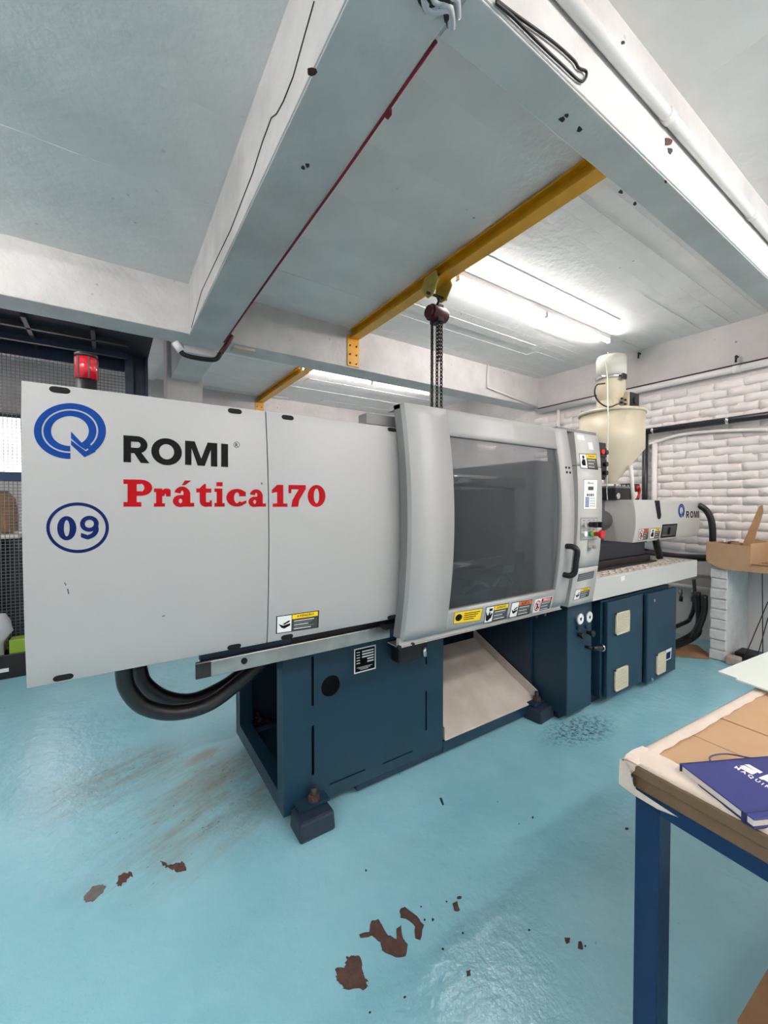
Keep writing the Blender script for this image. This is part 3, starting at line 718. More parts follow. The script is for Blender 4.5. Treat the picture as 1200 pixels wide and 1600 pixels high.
# temperature control box beside the column
tb = MB().box(2.70, 2.875, 1.52, 1.80, 1.615, 1.87, 'iron').build('temperature_box', M, .004)
for zz in (1.80, 1.72, 1.66):
    box('controller', tb, (2.765, 2.862, 1.508, 1.522, zz-.03, zz+.032), 'black', .002)
lbl(MB().cyl((2.785, 1.508, 1.80), (2.785, 1.488, 1.80), .018, 'red', n=14).build('switch', tb), 'red round switch')
for zz in (1.80, 1.72, 1.66): MB().cyl((2.835, 1.508, zz), (2.835, 1.488, zz), .016, 'black', n=12).build('switch', tb)

# ---- gauge cabinet
gc = MB().box(2.465, 2.755, 1.54, 2.45, .055, .83, 'teal_paint').build('gauge_cabinet', M, .006)
box('cabinet_foot', M, (2.50, 3.93, 1.62, 2.4, .0, .06), 'teal_dark')
for (px, py) in ((902.5, 966), (916.5, 963)):
    c = on('y', 1.54, px, py)
    gg = MB().cyl(c, c-Vector((0, .022, 0)), .040, 'chrome', n=28).build('pressure_gauge', gc, .002)
    q = Print(lambda u, v, l, c=c: Vector((c.x+u, c.y-.0225-l, c.z+v)))
    q.ring(0, 0, .034, .034, 0, 0, 0, 360, 'label_white', 1, 24); q.poly([(-.004, -.012), (.004, -.012), (.012, .022)], 'black_print', 3)
    q.ring(0, 0, .010, .010, 0, 0, 0, 360, 'black_print', 2, 12)
    for k in range(8):
        a = R(-40+k*37); q.poly([(.026*math.cos(a), .026*math.sin(a)), (.031*math.cos(a+.05), .031*math.sin(a+.05)), (.031*math.cos(a-.05), .031*math.sin(a-.05))], 'black_print', 2)
    q.build('dial', gg)
for (px, py) in ((901.5, 981), (915, 979)):
    c = on('y', 1.54, px, py); MB().cyl(c, c-Vector((0, .015, 0)), .011, 'teal_dark', n=10).build('plug', gc)
for (px, py) in ((903.5, 991.5), (918, 988)):
    c = on('y', 1.54, px, py); MB().cyl(c, c-Vector((0, .03, 0)), .014, 'black', n=12).cyl(c-Vector((0, .025, 0)), c-Vector((0, .045, 0)), .021, 'black', n=12).build('valve_knob', gc)
c = on('y', 1.54, 915, 1010)
MB().cyl(c, c-Vector((0, .05, 0)), .012, 'black', n=10).tube([c-Vector((0, .05, 0)), c+Vector((.09, -.055, -.012))], .015, 'black', n=10).cyl(c+Vector((.09, -.055, -.012)), c+Vector((.104, -.055, -.014)), .026, 'chrome', n=14).build('valve_lever', gc)
# ---- power cabinet with two doors
pc = MB().box(2.86, 3.93, 1.535, 2.45, .075, .765, 'teal_paint').box(2.755, 2.86, 1.64, 2.4, .06, .79, 'teal_dark').build('power_cabinet', M, .004)
def cab_door(x0, x1, y, z0, z1):
    return MB().box(x0, x1, y, y+.03, z0, z1, 'teal_paint').build('cabinet_door', M, .006)
d1 = cab_door(2.885, 3.40, 1.50, .075, .755); d2 = cab_door(3.45, 3.965, 1.49, .045, .745)
def vent(par, y, q):
    p_ = [on('y', y, *k) for k in q]; x0, x1 = p_[0].x, p_[1].x; z0, z1 = (p_[2].z+p_[3].z)/2, (p_[0].z+p_[1].z)/2
    m = MB().box(x0, x1, y-.002, y, z0, z1, 'label_grey'); n = 12; e = .010
    for a, b_, c_, d_ in ((x0, x1, z0, z0+e), (x0, x1, z1-e, z1), (x0, x0+e, z0, z1), (x1-e, x1, z0, z1)): m.box(a, b_, y-.012, y, c_, d_, 'vent_cream')
    st_ = (z1-z0-2*e)/n
    for i in range(n):
        zz = z0+e+st_*i
        m.hexa([(x0+e, y-.012, zz+st_*.05), (x1-e, y-.012, zz+st_*.05), (x1-e, y-.002, zz+st_*.5), (x0+e, y-.002, zz+st_*.5)],
            [(x0+e, y-.012, zz+st_*.6), (x1-e, y-.012, zz+st_*.6), (x1-e, y-.002, zz+st_*.8), (x0+e, y-.002, zz+st_*.8)], 'vent_cream')
    m.build('vent_grille', par)
vent(d1, 1.50, ((961, 957.5), (982, 953.5), (981, 986.5), (961, 991.5)))
vent(d1, 1.50, ((959.5, 1045), (979.5, 1040), (978.5, 1073.5), (958.5, 1079)))
vent(d2, 1.49, ((1025, 1023), (1038.5, 1016), (1037, 1049.5), (1024.5, 1054)))
p = Print(quadmap(lambda a, b: on('y', 1.489, a, b), (1040, 1016), (1049.5, 1011.5), (1048, 1029), (1039, 1033)))
p.rect(0, 0, 1, 1, 'label_white', 1); p.rect(.15, .1, .85, .72, 'navy', 2); p.build('notice_label', d2)
for (px, py) in ((1022, 938), (1018.5, 1061.5)):
    c = on('y', 1.49, px, py); MB().cyl(c, c-Vector((0, .006, 0)), .012, 'chrome', n=12).build('door_lock', d2)
ms = MB().cyl((3.93, 1.60, .36), (3.975, 1.60, .36), .05, 'hoist_red', n=16).box(3.975, 4.0, 1.585, 1.615, .31, .41, 'red').build('main_switch', pc)
lbl(ms, 'dark red main switch on the cabinet side')
# ---- deck over the cabinets with its grating
dk = MB().box(2.672, 4.385, 1.49, 1.515, .795, .942, 'deck_grey').box(4.365, 4.385, 1.515, 2.38, .795, .942, 'deck_grey').box(2.672, 4.365, 1.515, 2.38, .83, .90, 'cage_dark')\
    .box(2.672, 4.385, 2.36, 2.38, .795, .942, 'deck_grey').build('deck', M, .003)
g = MB(); yy = 1.525
while yy < 2.34:
    xx = 2.70
    while xx < 4.33:
        g.box(xx, xx+.070, yy, yy+.032, .90, .936, 'tray_white'); xx += .092
    yy += .056
g.build('grating', dk, kind='stuff')
p = Print(lambda u, v, l: Vector((u, 1.49-.0005-l, v)))
p.poly([tuple(on('y', 1.49, *k)[i] for i in (0, 2)) for k in ((970, 901), (976, 899), (976, 906), (970.5, 908.5))], 'label_white'); p.build('paper_note', dk)
# ---- injection unit
IX0, IX1, IY0, IY1, IZ0, IZ1 = 3.66, 5.0, 1.67, 2.24, 1.118, 1.482
iyf = lambda z: IY0+.010+.022*((z-1.30)/.18)**2
IS = lambda px, py: onS(iyf, px, py)
iu = MB().bowed(iyf, IX0, IX1, IZ0, IZ1, .50, 'cover_grey_lit', 10)
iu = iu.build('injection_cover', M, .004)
box('cover_end_frame', iu, (IX0-.012, IX0, IY0+.27, IY0+.31, IZ0, IZ1), 'cover_dark', .002)
for zz in (IZ0+.03, IZ1-.03): MB().cyl((IX0-.012, IY0+.29, zz), (IX0-.018, IY0+.29, zz), .008, 'black', n=8).build('screw', iu)
p = Print(lambda u, v, l: IS(u, v)+Vector((0, -l, 0)), 5)
p.poly([(1022.6, 782.2), (1030.6, 782.2), (1033, 805), (1026.4, 805)], 'dark_hole')
p.poly([(1029.7+3.3*math.cos(a), 805+6.5*math.sin(a)) for a in [R(18*i) for i in range(11)]], 'dark_hole')
p.build('cable_slot', iu)
logo(lambda u, v, l: IS(1064.5+(u-437)/225*5.0, 798+(v-934)/174*10.8)+Vector((0, -l-.001, 0)), iu)
lx = [1072, 1077.0, 1078.2, 1083.2, 1084.2, 1089.8, 1090.6, 1092]
QI = lambda a, b: quadmap(IS, (a, 798.6-(a-1072)*.0), (b, 798.6), (b, 809), (a, 809))
glyphs(Print(None), 'ROMI', [QI(lx[0], lx[1]), QI(lx[2], lx[3]), QI(lx[4], lx[5]), QI(lx[6], lx[7])], 'black_print').build('lettering', iu)
warn(quadmap(IS, (998.5, 827), (1014, 825.5), (1012, 842.5), (996.5, 844.5)), iu, 'orange_label', 'ALERTA', 'ban', True, .48)
warn(quadmap(IS, (1016.5, 825.5), (1032, 824.5), (1029.5, 840.5), (1014, 842.5)), iu, 'yellow_label', 'ATENÇÃO', 'person', True, .48)
p = Print(quadmap(IS, (1035, 819.5), (1058.5, 818), (1055.5, 838.5), (1031.5, 840.8))); p.rect(0, 0, 1, 1, 'black_print', 1); p.rect(.06, .1, .94, .9, 'label_grey', 2); p.rect(.4, .12, .58, .75, 'black_print', 3)
p.rect(.1, .15, .7, .2, 'cover_dark', 3); p.build('data_plate', iu)
MB().box(3.05, 3.92, 1.72, 2.2, 1.0, IZ0, 'cage_dark').box(3.02, 3.98, 1.70, 2.22, .945, 1.0, 'black').box(3.0, 4.02, 1.66, 2.26, .936, .95, 'black').build('carriage', M, .008)
MB().cyl((2.5, 1.96, 1.30), (3.66, 1.96, 1.30), .09, 'steel').build('barrel', M)
MB().tube(smooth_pts([on('x', 4.98, 1091, 789), on('x', 5.02, 1103, 797), on('x', 5.05, 1111, 812), on('x', 5.06, 1113.5, 832), on('x', 5.07, 1113, 858)]), .030, 'rubber', 12).build('hose', M)
MB().tube(smooth_pts([on('y', 1.72, 1024, 842), on('y', 1.72, 1027, 856), on('y', 1.74, 1031, 872)]), .028, 'rubber', 10).build('hose', M)
MB().tube(smooth_pts([on('x', 4.36, 1004, 862), on('x', 4.6, 1040, 868), on('x', 4.9, 1075, 871), on('x', 5.1, 1108, 872)]), .036, 'rubber', 12).build('hose', M)
for pts, r_, X in (([(1052, 978), (1068, 974), (1080, 962), (1085, 945), (1084, 930)], .020, 4.85), ([(1090, 925), (1092, 955), (1090, 980), (1070, 998), (1050, 1004)], .028, 4.75), ([(1101, 930), (1100, 958), (1088, 988), (1072, 1003), (1052, 1008)], .026, 4.7), ([(1084, 905), (1088, 950), (1094, 975), (1085, 998), (1066, 1005)], .016, 4.8)):
    P_ = [on('x', X, *q) for q in pts]
    P_ = [Vector((max(q.x-(.75 if i in (0, len(P_)-1) and q.z < .3 else 0), 3.9), q.y, max(q.z, .03))) for i, q in enumerate(P_)]
    MB().tube(smooth_pts(P_), r_, 'rubber', 8).build('hose', M)
# two thick hoses looping under the left end
for off, yy in ((0, 1.86), (1, 2.02)):
    pts = [(193, 1040), (199, 1075), (226, 1104), (275, 1113), (330, 1098), (383, 1058), (410, 1036)] if not off else [(216, 1040), (226, 1068), (258, 1090), (300, 1094), (345, 1075), (378, 1052), (400, 1030)]
    MB().tube(smooth_pts([on('y', yy, *q) for q in pts], 8), .031, 'rubber', 14).build('hose', M)
# signal tower
st = thing('signal_beacon', 'round red signal beacon standing on top of the left guard', 'beacon', (-.073, 2.0, 1.70))
MB().cyl((-.073, 2.0, 1.70), (-.073, 2.0, 1.935), .036, 'black', n=24).build('base', st)
MB().cyl((-.073, 2.0, 1.935), (-.073, 2.0, 2.02), .037, 'lamp_red', n=24).build('lens', st)
for a in range(6): MB().cyl((-.073+.036*math.cos(a), 2.0+.036*math.sin(a), 1.937), (-.073+.036*math.cos(a), 2.0+.036*math.sin(a), 2.018), .004, 'hoist_red', n=6).build('lens_rib', st)
MB().cyl((-.073, 2.0, 2.02), (-.073, 2.0, 2.034), .038, 'black', n=24).build('cap', st)
# things lying on the deck
t = tag(MB().hexa([on('z', .937, 935, 885), on('z', .937, 958, 889), on('z', .937, 977, 884), on('z', .937, 950, 877)], [on('z', .944, 935, 885), on('z', .944, 958, 889), on('z', .944, 977, 884), on('z', .944, 950, 877)], 'rubber').build('rubber_mat', None), 'black rubber mat lying on the deck grating beside the control column', 'mat')
c = on('z', .95, 940, 879)
t = tag(MB().tube(smooth_pts([c+Vector((-.05, 0, .03)), c+Vector((0, .0, .045)), c+Vector((.05, -.02, .02)), c+Vector((.09, -.03, .018))]), .022, 'chrome', 10).cyl(c+Vector((-.05, 0, .0)), c+Vector((-.05, 0, .06)), .03, 'chrome').build('pipe_fitting', None), 'shiny metal pipe fitting lying on the black mat', 'fitting')

# ------------------------------------------------------------------ hopper dryer
hx, hyy = 3.775, 1.95
hp = thing('hopper_dryer', 'cream conical hopper dryer with blower standing on the injection unit', 'hopper', (hx, hyy, 1.484))
MB().lathe((hx, hyy, 0), [(.05, 1.62), (.055, 1.66), (.262, 1.93), (.262, 2.245)], 'cream', 48).build('hopper_body', hp)
MB().lathe((hx, hyy, 0), [(.266, 2.242), (.276, 2.246), (.278, 2.262), (.27, 2.268), (.10, 2.274)], 'cream', 48).build('lid', hp)
q = Print(lambda u, v, l: Vector((u, hyy-math.sqrt(max(0, .2625**2-(u-hx)**2))-l, v)))
q.poly([(hx-.24, 2.19), (hx-.14, 2.17), (hx-.14, 2.16), (hx-.24, 2.18)], 'cream_pale'); q.build('seam', hp)
MB().box(hx-.12, hx+.20, hyy-.12, hyy+.12, 2.27, 2.30, 'cream').box(hx-.11, hx-.03, hyy-.08, hyy+.08, 2.30, 2.37, 'cream').build('lid_plate', hp, .004)
MB().lathe((hx-.015, hyy, 0), [(.05, 2.33), (.075, 2.35), (.105, 2.40), (.118, 2.47), (.113, 2.54), (.12, 2.565)], 'cream', 32).build('blower_bowl', hp)
MB().lathe((hx-.015, hyy, 0), [(.124, 2.555), (.127, 2.56), (.127, 2.58), (.121, 2.585)], 'chrome', 32).build('clamp_band', hp)
MB().lathe((hx-.015, hyy, 0), [(.122, 2.585), (.122, 2.74), (.112, 2.765), (.07, 2.775)], 'cream_pale', 32).build('filter_can', hp)
MB().cyl((hx-.07, hyy, 2.77), (hx-.07, hyy, 2.80), .006, 'cream').build('can_pin', hp)
MB().box(hx-.09, hx-.03, hyy-.145, hyy-.125, 2.53, 2.575, 'black').build('latch', hp, .003)
bx0 = on('y', 1.80, 983, 625).x; bx1 = on('y', 1.80, 997, 625).x; by1 = min(on('x', bx0, 965, 625).y, 2.05)
bz0, bz1 = 2.285, on('y', 1.80, 983, 611).z
cb = MB().box(bx0, bx1, 1.80, by1, bz0, bz1, 'cream').build('motor_box', hp, .004)
MB().box(bx0+.008, bx1-.004, 1.79, 1.80, bz0+.008, bz1-.008, 'iron').cyl(((bx0+bx1)/2, 1.79, (bz0+bz1)/2), ((bx0+bx1)/2, 1.78, (bz0+bz1)/2), .03, 'black').build('fan_grille', cb)
MB().box(bx0+.02, bx1-.02, 1.86, 1.93, bz1, bz1+.018, 'rust').build('motor_terminal', cb)
for k in range(5): MB().cyl((bx0, by1-.04-(k % 2)*.03, bz0+.02+k*.018), (bx0-.025, by1-.04-(k % 2)*.03, bz0+.02+k*.018), .009, 'iron', n=8).build('cable_gland', cb)
MB().tube(smooth_pts([on('y', 1.80, *q) for q in ((945, 599), (932, 602), (929.5, 616), (937, 629), (951, 636), (966, 631))]), .006, 'rubber', 6).build('cable', hp)
MB().tube(smooth_pts([on('y', yy, *q) for yy, q in ((1.83, (945, 564)), (1.815, (949, 590)), (1.76, (949.5, 620)), (1.655, (950, 650)), (1.65, (949.5, 700)), (1.645, (949, 745)), (1.70, (948, 765)), (1.75, (949, 781)))]), .004, 'cream_pale', 5).build('cord', hp)
MB().box(hx+.24, hx+.33, hyy-.08, hyy+.02, 2.06, 2.22, 'cream').build('side_outlet', hp, .006)
MB().cyl((hx, hyy, 1.60), (hx, hyy, 1.625), .07, 'cream_pale', n=24).box(hx-.15, hx+.11, hyy-.12, hyy+.12, 1.585, 1.602, 'steel').build('flange', hp, .002)
for dx in (-.12, -.05, .03, .09): MB().cyl((hx+dx, hyy-.10, 1.60), (hx+dx, hyy-.10, 1.618), .012, 'chrome', n=6).build('bolt', hp)
th_ = MB().box(hx-.15, hx+.10, hyy-.12, hyy+.12, 1.484, 1.586, 'black').build('throat_block', hp, .004)
c = on('y', hyy-.12, 964.5, 775); MB().cyl(c, c-Vector((0, .012, 0)), .026, 'chrome', n=20).build('sight_glass', th_)
t = tag(MB().box(3.86, 4.02, 1.90, 2.1, 1.484, 1.62, 'black').build('junction_box', None, .006), 'black junction box on the injection cover right behind the hopper throat', 'junction box')
t = thing('motor', 'small black motor with red and white wrap on the injection cover', 'motor', (4.16, 1.98, 1.484))
MB().box(4.08, 4.26, 1.92, 2.10, 1.484, 1.64, 'black').build('housing', t, .01)
MB().box(4.085, 4.19, 1.910, 1.921, 1.50, 1.56, 'label_white').build('wrap', t)
MB().tube(smooth_pts([(4.15, 1.905, 1.59), (4.19, 1.90, 1.61), (4.22, 1.905, 1.57), (4.19, 1.90, 1.53), (4.17, 1.905, 1.50)]), .010, 'red', 6).build('cable', t)
t = tag(MB().tube([on('y', 1.78, 989.5, 783), on('y', 1.78, 985.5, 727)], .017, 'conduit_white', 8).build('support_tube', None), 'pale slanted tube standing on the injection cover beside the hopper cone', 'tube')

# ------------------------------------------------------------------ pipes along the right wall
def wall_pipe(name, px, r_, m, label, cat, X=WX-.05, n=12, sm=True):
    P_ = [on('x', X, *q) for q in px]
    o = MB().tube(smooth_pts(P_) if sm else P_, r_, m, n).build(name, None); return tag(o, label, cat)
P0, P1 = on('x', 5.20, 990, 610), on('x', 5.20, 1200, 568)
zz = (P0.z+P1.z)/2
cp = thing('water_pipe', 'thick white pipe running high along the painted brick wall', 'pipe', (5.20, 2.0, zz))
MB().cyl((5.20, -.5, zz), (5.20, FY-.02, zz), .032, 'conduit_white').build('pipe', cp)
for y in (1.46, 2.9): MB().cyl((5.20, y-.03, zz), (5.20, y+.03, zz), .038, 'conduit_white').box(5.20, WX, y-.01, y+.01, zz-.02, zz+.02, 'conduit_white').build('clip', cp)
tag(MB().tube([(5.205, -.5, zz+.046), (5.205, 1.2, zz+.046), (5.205, 2.6, zz+.046), (5.205, 3.1, zz+.05), (5.205, FY-.02, zz+.046)], .007, 'rubber', 6).build('cable', None), 'thin dark cable lying on the thick white wall pipe', 'cable')
zb = on('x', 5.17, 1100, 662).z
bp_ = thing('black_pipe', 'black pipe running level along the white brick wall beside the hopper', 'pipe', (5.17, 1.5, zb))
MB().cyl((5.17, -.6, zb), (5.17, 2.32, zb), .034, 'pipe_black', n=16).build('pipe', bp_)
MB().cyl((5.17, 2.28, zb), (5.17, 2.28, 1.0), .030, 'pipe_black', n=16).build('drop_pipe', bp_)
for y in (1.52, 2.2): MB().cyl((5.17, y-.012, zb), (5.17, y+.012, zb), .039, 'chrome').box(5.17, WX-.014, y-.008, y+.008, zb-.012, zb+.012, 'alu').build('clamp', bp_)
wall_pipe('conduit', [(1003, 699), (1020, 692), (1060, 680), (1100, 675), (1145, 672.5), (1200, 671)], .017, 'conduit_white', 'slim white conduit arching along the wall below the black pipe', 'conduit', 5.215)
tag(MB().cyl((5.215, 2.20, 2.14), (5.215, 2.20, 1.0), .028, 'conduit_white').build('conduit', None), 'vertical white conduit on the wall beside the black drop pipe', 'conduit')
tag(MB().cyl((5.215, 3.42, zz), (5.215, 3.42, 1.9), .02, 'conduit_white').build('conduit', None), 'short vertical white conduit dropping from the thick wall pipe', 'conduit')
tag(MB().tube([on('y', FY-.02, 763, 563), on('y', FY-.02, 761, 605), on('y', FY-.02, 840, 636)], .012, 'conduit_white', 8).build('conduit', None), 'thin white conduit bent along the face of the far beam', 'conduit')
for (px, py, lb) in ((1000, 553, 'dark rusty hook in the wall above the hopper, left one'), (1152, 558, 'dark rusty hook high in the wall above the white pipe, right one')):
    c = on('x', WX, px, py); tag(MB().cyl(c, c-Vector((.035, 0, 0)), .013, 'iron', n=8).cyl(c-Vector((.035, 0, 0)), c-Vector((.04, 0, .06)), .010, 'iron', n=8).build('wall_hook', None), lb, 'hook')
for i, (py, y0, y1, m) in enumerate(((899, 1.40, 2.6, 'pipe_pink'), (918, 1.40, 2.6, 'conduit_white'))):
    z = on('x', 5.20, 1085, py).z
    tag(MB().cyl((5.20, y0, z), (5.20, y1, z), .02, m).build('water_pipe', None), ('upper dull pink pipe low on the wall behind the deck end', 'lower pale pipe low on the wall behind the deck end')[i], 'pipe')
for i, px in enumerate((1064, 1083)):
    a = on('x', 5.18, px, 921); v = thing('tap', ('left brass tap hanging from the low wall pipe', 'right brass tap hanging from the low wall pipe')[i], 'tap', (a.x, a.y, a.z-.1))
    MB().cyl(a, a-Vector((0, 0, .08)), .014, 'steel').cyl(a-Vector((.03, 0, .04)), a+Vector((.02, 0, -.04)), .012, 'steel').build('tap_body', v)
    MB().cyl(a-Vector((0, 0, .08)), a-Vector((0, 0, .13)), .018, 'black').build('nozzle', v)

# ------------------------------------------------------------------ masonry bench by the right wall
bz = .862
b = thing('masonry_bench', 'white painted brick bench covered with cardboard against the right wall', 'bench', (4.95, 0.5, 0))
pier = MB().box(4.665, WX-.016, 1.355, 1.475, 0, bz, 'brick_grey').build('pier', b)
n = 9; ch = (bz-.01)/n
for i in range(n):
    zz = .004+ch*i; s_ = random.uniform(-.004, .004)
    if i % 2 == 0: MB().box(4.648+s_, 4.68, 1.352, 1.478, zz, zz+ch-.008, 'brick_grey').build('brick', pier, .008)
    else: MB().box(4.650+s_, 4.68, 1.349, 1.474, zz+.002, zz+ch-.007, 'brick_grey').build('brick', pier, .009)
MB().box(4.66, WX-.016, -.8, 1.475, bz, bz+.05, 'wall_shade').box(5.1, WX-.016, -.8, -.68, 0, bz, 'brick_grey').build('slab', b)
MB().box(4.645, 4.66, -.8, 1.36, bz-.012, bz+.066, 'cardboard').box(4.645, WX-.02, -.8, 1.36, bz+.05, bz+.056, 'cardboard').build('cardboard_cover', b)
# open cardboard box on the bench corner
z0, z1 = bz+.0, 1.075
cx = thing('cardboard_box', 'open cardboard box standing on the corner of the masonry bench', 'box', (4.85, 1.30, bz+.05))
A = [Vector((4.63, 1.50, 0)), Vector((4.625, 1.19, 0)), Vector((5.0, 1.14, 0)), Vector((5.02, 1.49, 0))]
for i in range(4):
    a, c_ = A[i], A[(i+1) % 4]; nrm = (c_-a).cross(Vector((0, 0, 1))).normalized()*.006
    zlo = z0-.01 if i == 0 else bz+.056; zhi = (1.098, 1.10, 1.07, 1.085)[i]
    pts = [a+Vector((0, 0, zlo)), c_+Vector((0, 0, zlo)), c_+Vector((0, 0, zhi)), a+Vector((0, 0, zhi))]
    if i == 0: pts = [a+Vector((0, 0, zlo+.06)), a+(c_-a)*.35+Vector((0, 0, zlo)), c_+Vector((0, 0, zlo)), c_+Vector((0, 0, zhi-.02)), a+(c_-a)*.5+Vector((0, 0, zhi-.012)), a+Vector((0, 0, zhi))]
    MB().prism(pts, nrm, 'cardboard').build('side', cx)
for i, (x, y) in enumerate(((4.75, 1.42), (4.85, 1.36), (4.9, 1.26), (4.72, 1.3))):
    tag(MB().box(x-.05, x+.04, y-.03, y+.04, bz+.06, 1.085+.012*(i % 2), ('iron', 'hoist_red', 'black', 'cardboard_worn')[i]).build('scrap_part', None, .01), ('grey', 'dark red', 'black', 'brown')[i]+' scrap piece inside the open cardboard box', 'scrap', 'scraps in the cardboard box')
# tall wooden wedge leaning on the wall, flat pieces, glove
p = [on('x', 4.78, *q) for q in ((1149, 876), (1186, 791), (1191, 789), (1192, 800), (1170, 868), (1166, 878))]
tag(MB().prism([v+Vector((0, 0, .0)) for v in p], (.02, 0, 0), 'wood').build('wooden_wedge', None), 'tall tapering brown board leaning upright in the box by the wall', 'board')
p = [on('x', 4.95, *q) for q in ((1174, 872), (1176, 842), (1215, 848), (1215, 880))]
tag(MB().prism(p, (.012, 0, 0), 'cardboard').build('cardboard_flap', None), 'upright cardboard piece behind the blue glove on the bench', 'cardboard')
zc = bz+.058
for i, (dx, dy_, wd, m) in enumerate(((0, 0, .34, 'cardboard'), (.02, -.03, .33, 'cardboard_worn'), (.03, -.06, .3, 'cardboard'))):
    zz = zc+i*.012
    tag(MB().hexa([(4.64+dx, 1.15+dy_, zz), (4.64+dx, .5+dy_, zz), (4.64+dx+wd, .5+dy_, zz), (4.64+dx+wd, 1.10+dy_, zz)], [(4.64+dx, 1.15+dy_, zz+.009), (4.64+dx, .5+dy_, zz+.012), (4.64+dx+wd, .5+dy_, zz+.012), (4.64+dx+wd, 1.10+dy_, zz+.009)], m).build('cardboard_sheet', None),
        ('lowest flat cardboard sheet stacked on the bench by the glove', 'middle darker cardboard sheet stacked on the bench by the glove', 'topmost cardboard sheet on the bench, under the blue glove')[i], 'cardboard')
gz = zc+.042
gl = MB().tube(smooth_pts([(4.70, 1.04, gz+.01), (4.72, .96, gz+.025), (4.74, .88, gz+.045), (4.76, .80, gz+.05), (4.78, .72, gz+.04)]), .026, 'glove_blue', 10)
for k in range(4): gl.tube(smooth_pts([(4.73+k*.03, .88-k*.02, gz+.02), (4.70+k*.045, .95-k*.01, gz+.012), (4.68+k*.06, 1.0-k*.01, gz+.006)]), .014, 'glove_blue', 8)
tag(gl.build('glove', None), 'crumpled blue rubber glove lying on cardboard on the bench', 'glove')
for i, (a, c_) in enumerate((((1160, 1035), (1200, 940)), ((1183, 1028), (1200, 965)), ((1191, 884), (1192, 1032)))):
    tag(MB().tube([on('x', (4.75, 4.72, 4.655)[i], *a), on('x', (4.75, 4.72, 4.655)[i], *c_)], .004, 'iron', 6).build('wire_rod', None), ('long thin rod leaning under the bench, leftmost', 'thin rod leaning under the bench between the other two', 'thin vertical rod hanging from the bench front edge')[i], 'rod')
c = on('z', 0, 1143, 1040); tag(MB().box(c.x, c.x+.10, c.y-.05, c.y+.05, 0, .075, 'pink_block').build('stone_block', None, .015), 'small pinkish stone block on the floor beside the bench pier', 'block')
c = on('z', 0, 1160, 1036); tag(MB().box(c.x, c.x+.20, c.y-.12, c.y+.06, 0, .09, 'black').build('black_box', None, .01), 'low black box on the floor behind the pink stone block', 'box')
t = [on('z', .004, *q) for q in ((1050, 1010), (1060, 1005), (1090, 1009), (1109, 1024), (1108, 1030), (1055, 1026))]
tag(MB().prism(t, (0, 0, .006), 'cardboard_worn').build('cardboard_mat', None), 'brown cardboard lying on the blue floor beside the bench pier', 'cardboard')

# ------------------------------------------------------------------ blue table in the foreground
TZ = .86
ta = R(-4.0); tx = Vector((math.cos(ta), math.sin(ta), 0)); ty = Vector((-math.sin(ta), math.cos(ta), 0))
TC = on('z', TZ, 984, 1190)+ty*.017; TC.z = 0        # far left corner of the top
def T(a, b, z): return TC+tx*a-ty*b+Vector((0, 0, z))   # a: along the far edge, b: towards the camera side
tbl = thing('work_table', 'blue steel work table with a cardboard and paper covered top', 'table', T(.6, .5, 0))
def slab(mb, a0, a1, b0, b1, z0, z1, m): return mb.hexa([T(a0, b0, z0), T(a1, b0, z0), T(a1, b1, z0), T(a0, b1, z0)], [T(a0, b0, z1), T(a1, b0, z1), T(a1, b1, z1), T(a0, b1, z1)], m)
TL_, TW_ = 1.5, 1.15
slab(MB(), .015, TL_, .015, TW_, TZ-.062, TZ-.032, 'hardboard').build('tabletop', tbl, .003)
slab(MB(), .008, TL_, .006, TW_, TZ-.032, TZ-.006, 'hardboard').build('top_board', tbl, .004)
for a, bq in ((.022, .018), (TL_-.08, .018), (.022, TW_-.08), (TL_-.08, TW_-.08)):
    slab(MB(), a, a+.052, bq, bq+.052, 0, TZ-.062, 'blue_steel').build('leg', tbl, .003)
ap = MB(); slab(ap, .022, .062, .07, TW_-.08, TZ-.1, TZ-.062, 'blue_steel'); slab(ap, .074, TL_-.08, .018, .058, TZ-.1, TZ-.062, 'blue_steel'); slab(ap, .074, TL_-.08, TW_-.068, TW_-.028, TZ-.1, TZ-.062, 'blue_steel')
ap.build('apron', tbl, .003)
# three cardboard pieces and the masking paper borders on the top
zt = TZ-.006
slab(MB(), .074, .2495, .028, TW_, zt, zt+.005, 'cardboard').build('cardboard_piece', tbl, .0012)
slab(MB(), .2515, .408, .028, TW_, zt, zt+.0055, 'cardboard').build('cardboard_piece', tbl, .0012)
slab(MB(), .413, TL_, .026, TW_, zt, zt+.006, 'cardboard').build('cardboard_piece', tbl, .0012)
# far border: paper folded over the far edge, with a slightly wavy inner edge
mb = MB(); rows = []; N_ = 40; random.seed(3)
for i in range(N_+1):
    a = TL_*i/N_; w_ = .036+random.uniform(-.0025, .0025)
    rows.append([mb.bm.verts.new(T(a, bq, z)) for bq, z in ((w_, zt+.0075+random.uniform(0, .001)), (w_*.6, zt+.0085+random.uniform(-.001, .002)), (.010, zt+.008), (-.002, zt), (-.003, TZ-.035), (-.002+random.uniform(-.003, .003), TZ-.062+random.uniform(-.006, .006)))])
mi = mb.mi('masking_paper')
for p, q in zip(rows, rows[1:]):
    for k in range(5): f = mb.bm.faces.new((p[k], p[k+1], q[k+1], q[k])); f.smooth = True
mb.build('masking_paper', tbl)
mb = MB(); rows = []
for i in range(N_+1):
    bq = .62*i/N_; w_ = (.083-.012*i/N_)+random.uniform(-.002, .002); e = .0 if i > 3 else -.004
    fold = max(0, 1-i/2)
    rows.append([mb.bm.verts.new(T(a, bq, z)) for a, z in ((w_, zt+.009), (w_*.5, zt+.010+random.uniform(-.001, .002)), (.014+.012*(i/N_), zt+.0085), (.010-.014*fold+random.uniform(-.002, .003)+.01*(i/N_), zt+.004-.012*fold), (.012-.018*fold, zt-.002-.05*fold))])
mb.mi('masking_paper')
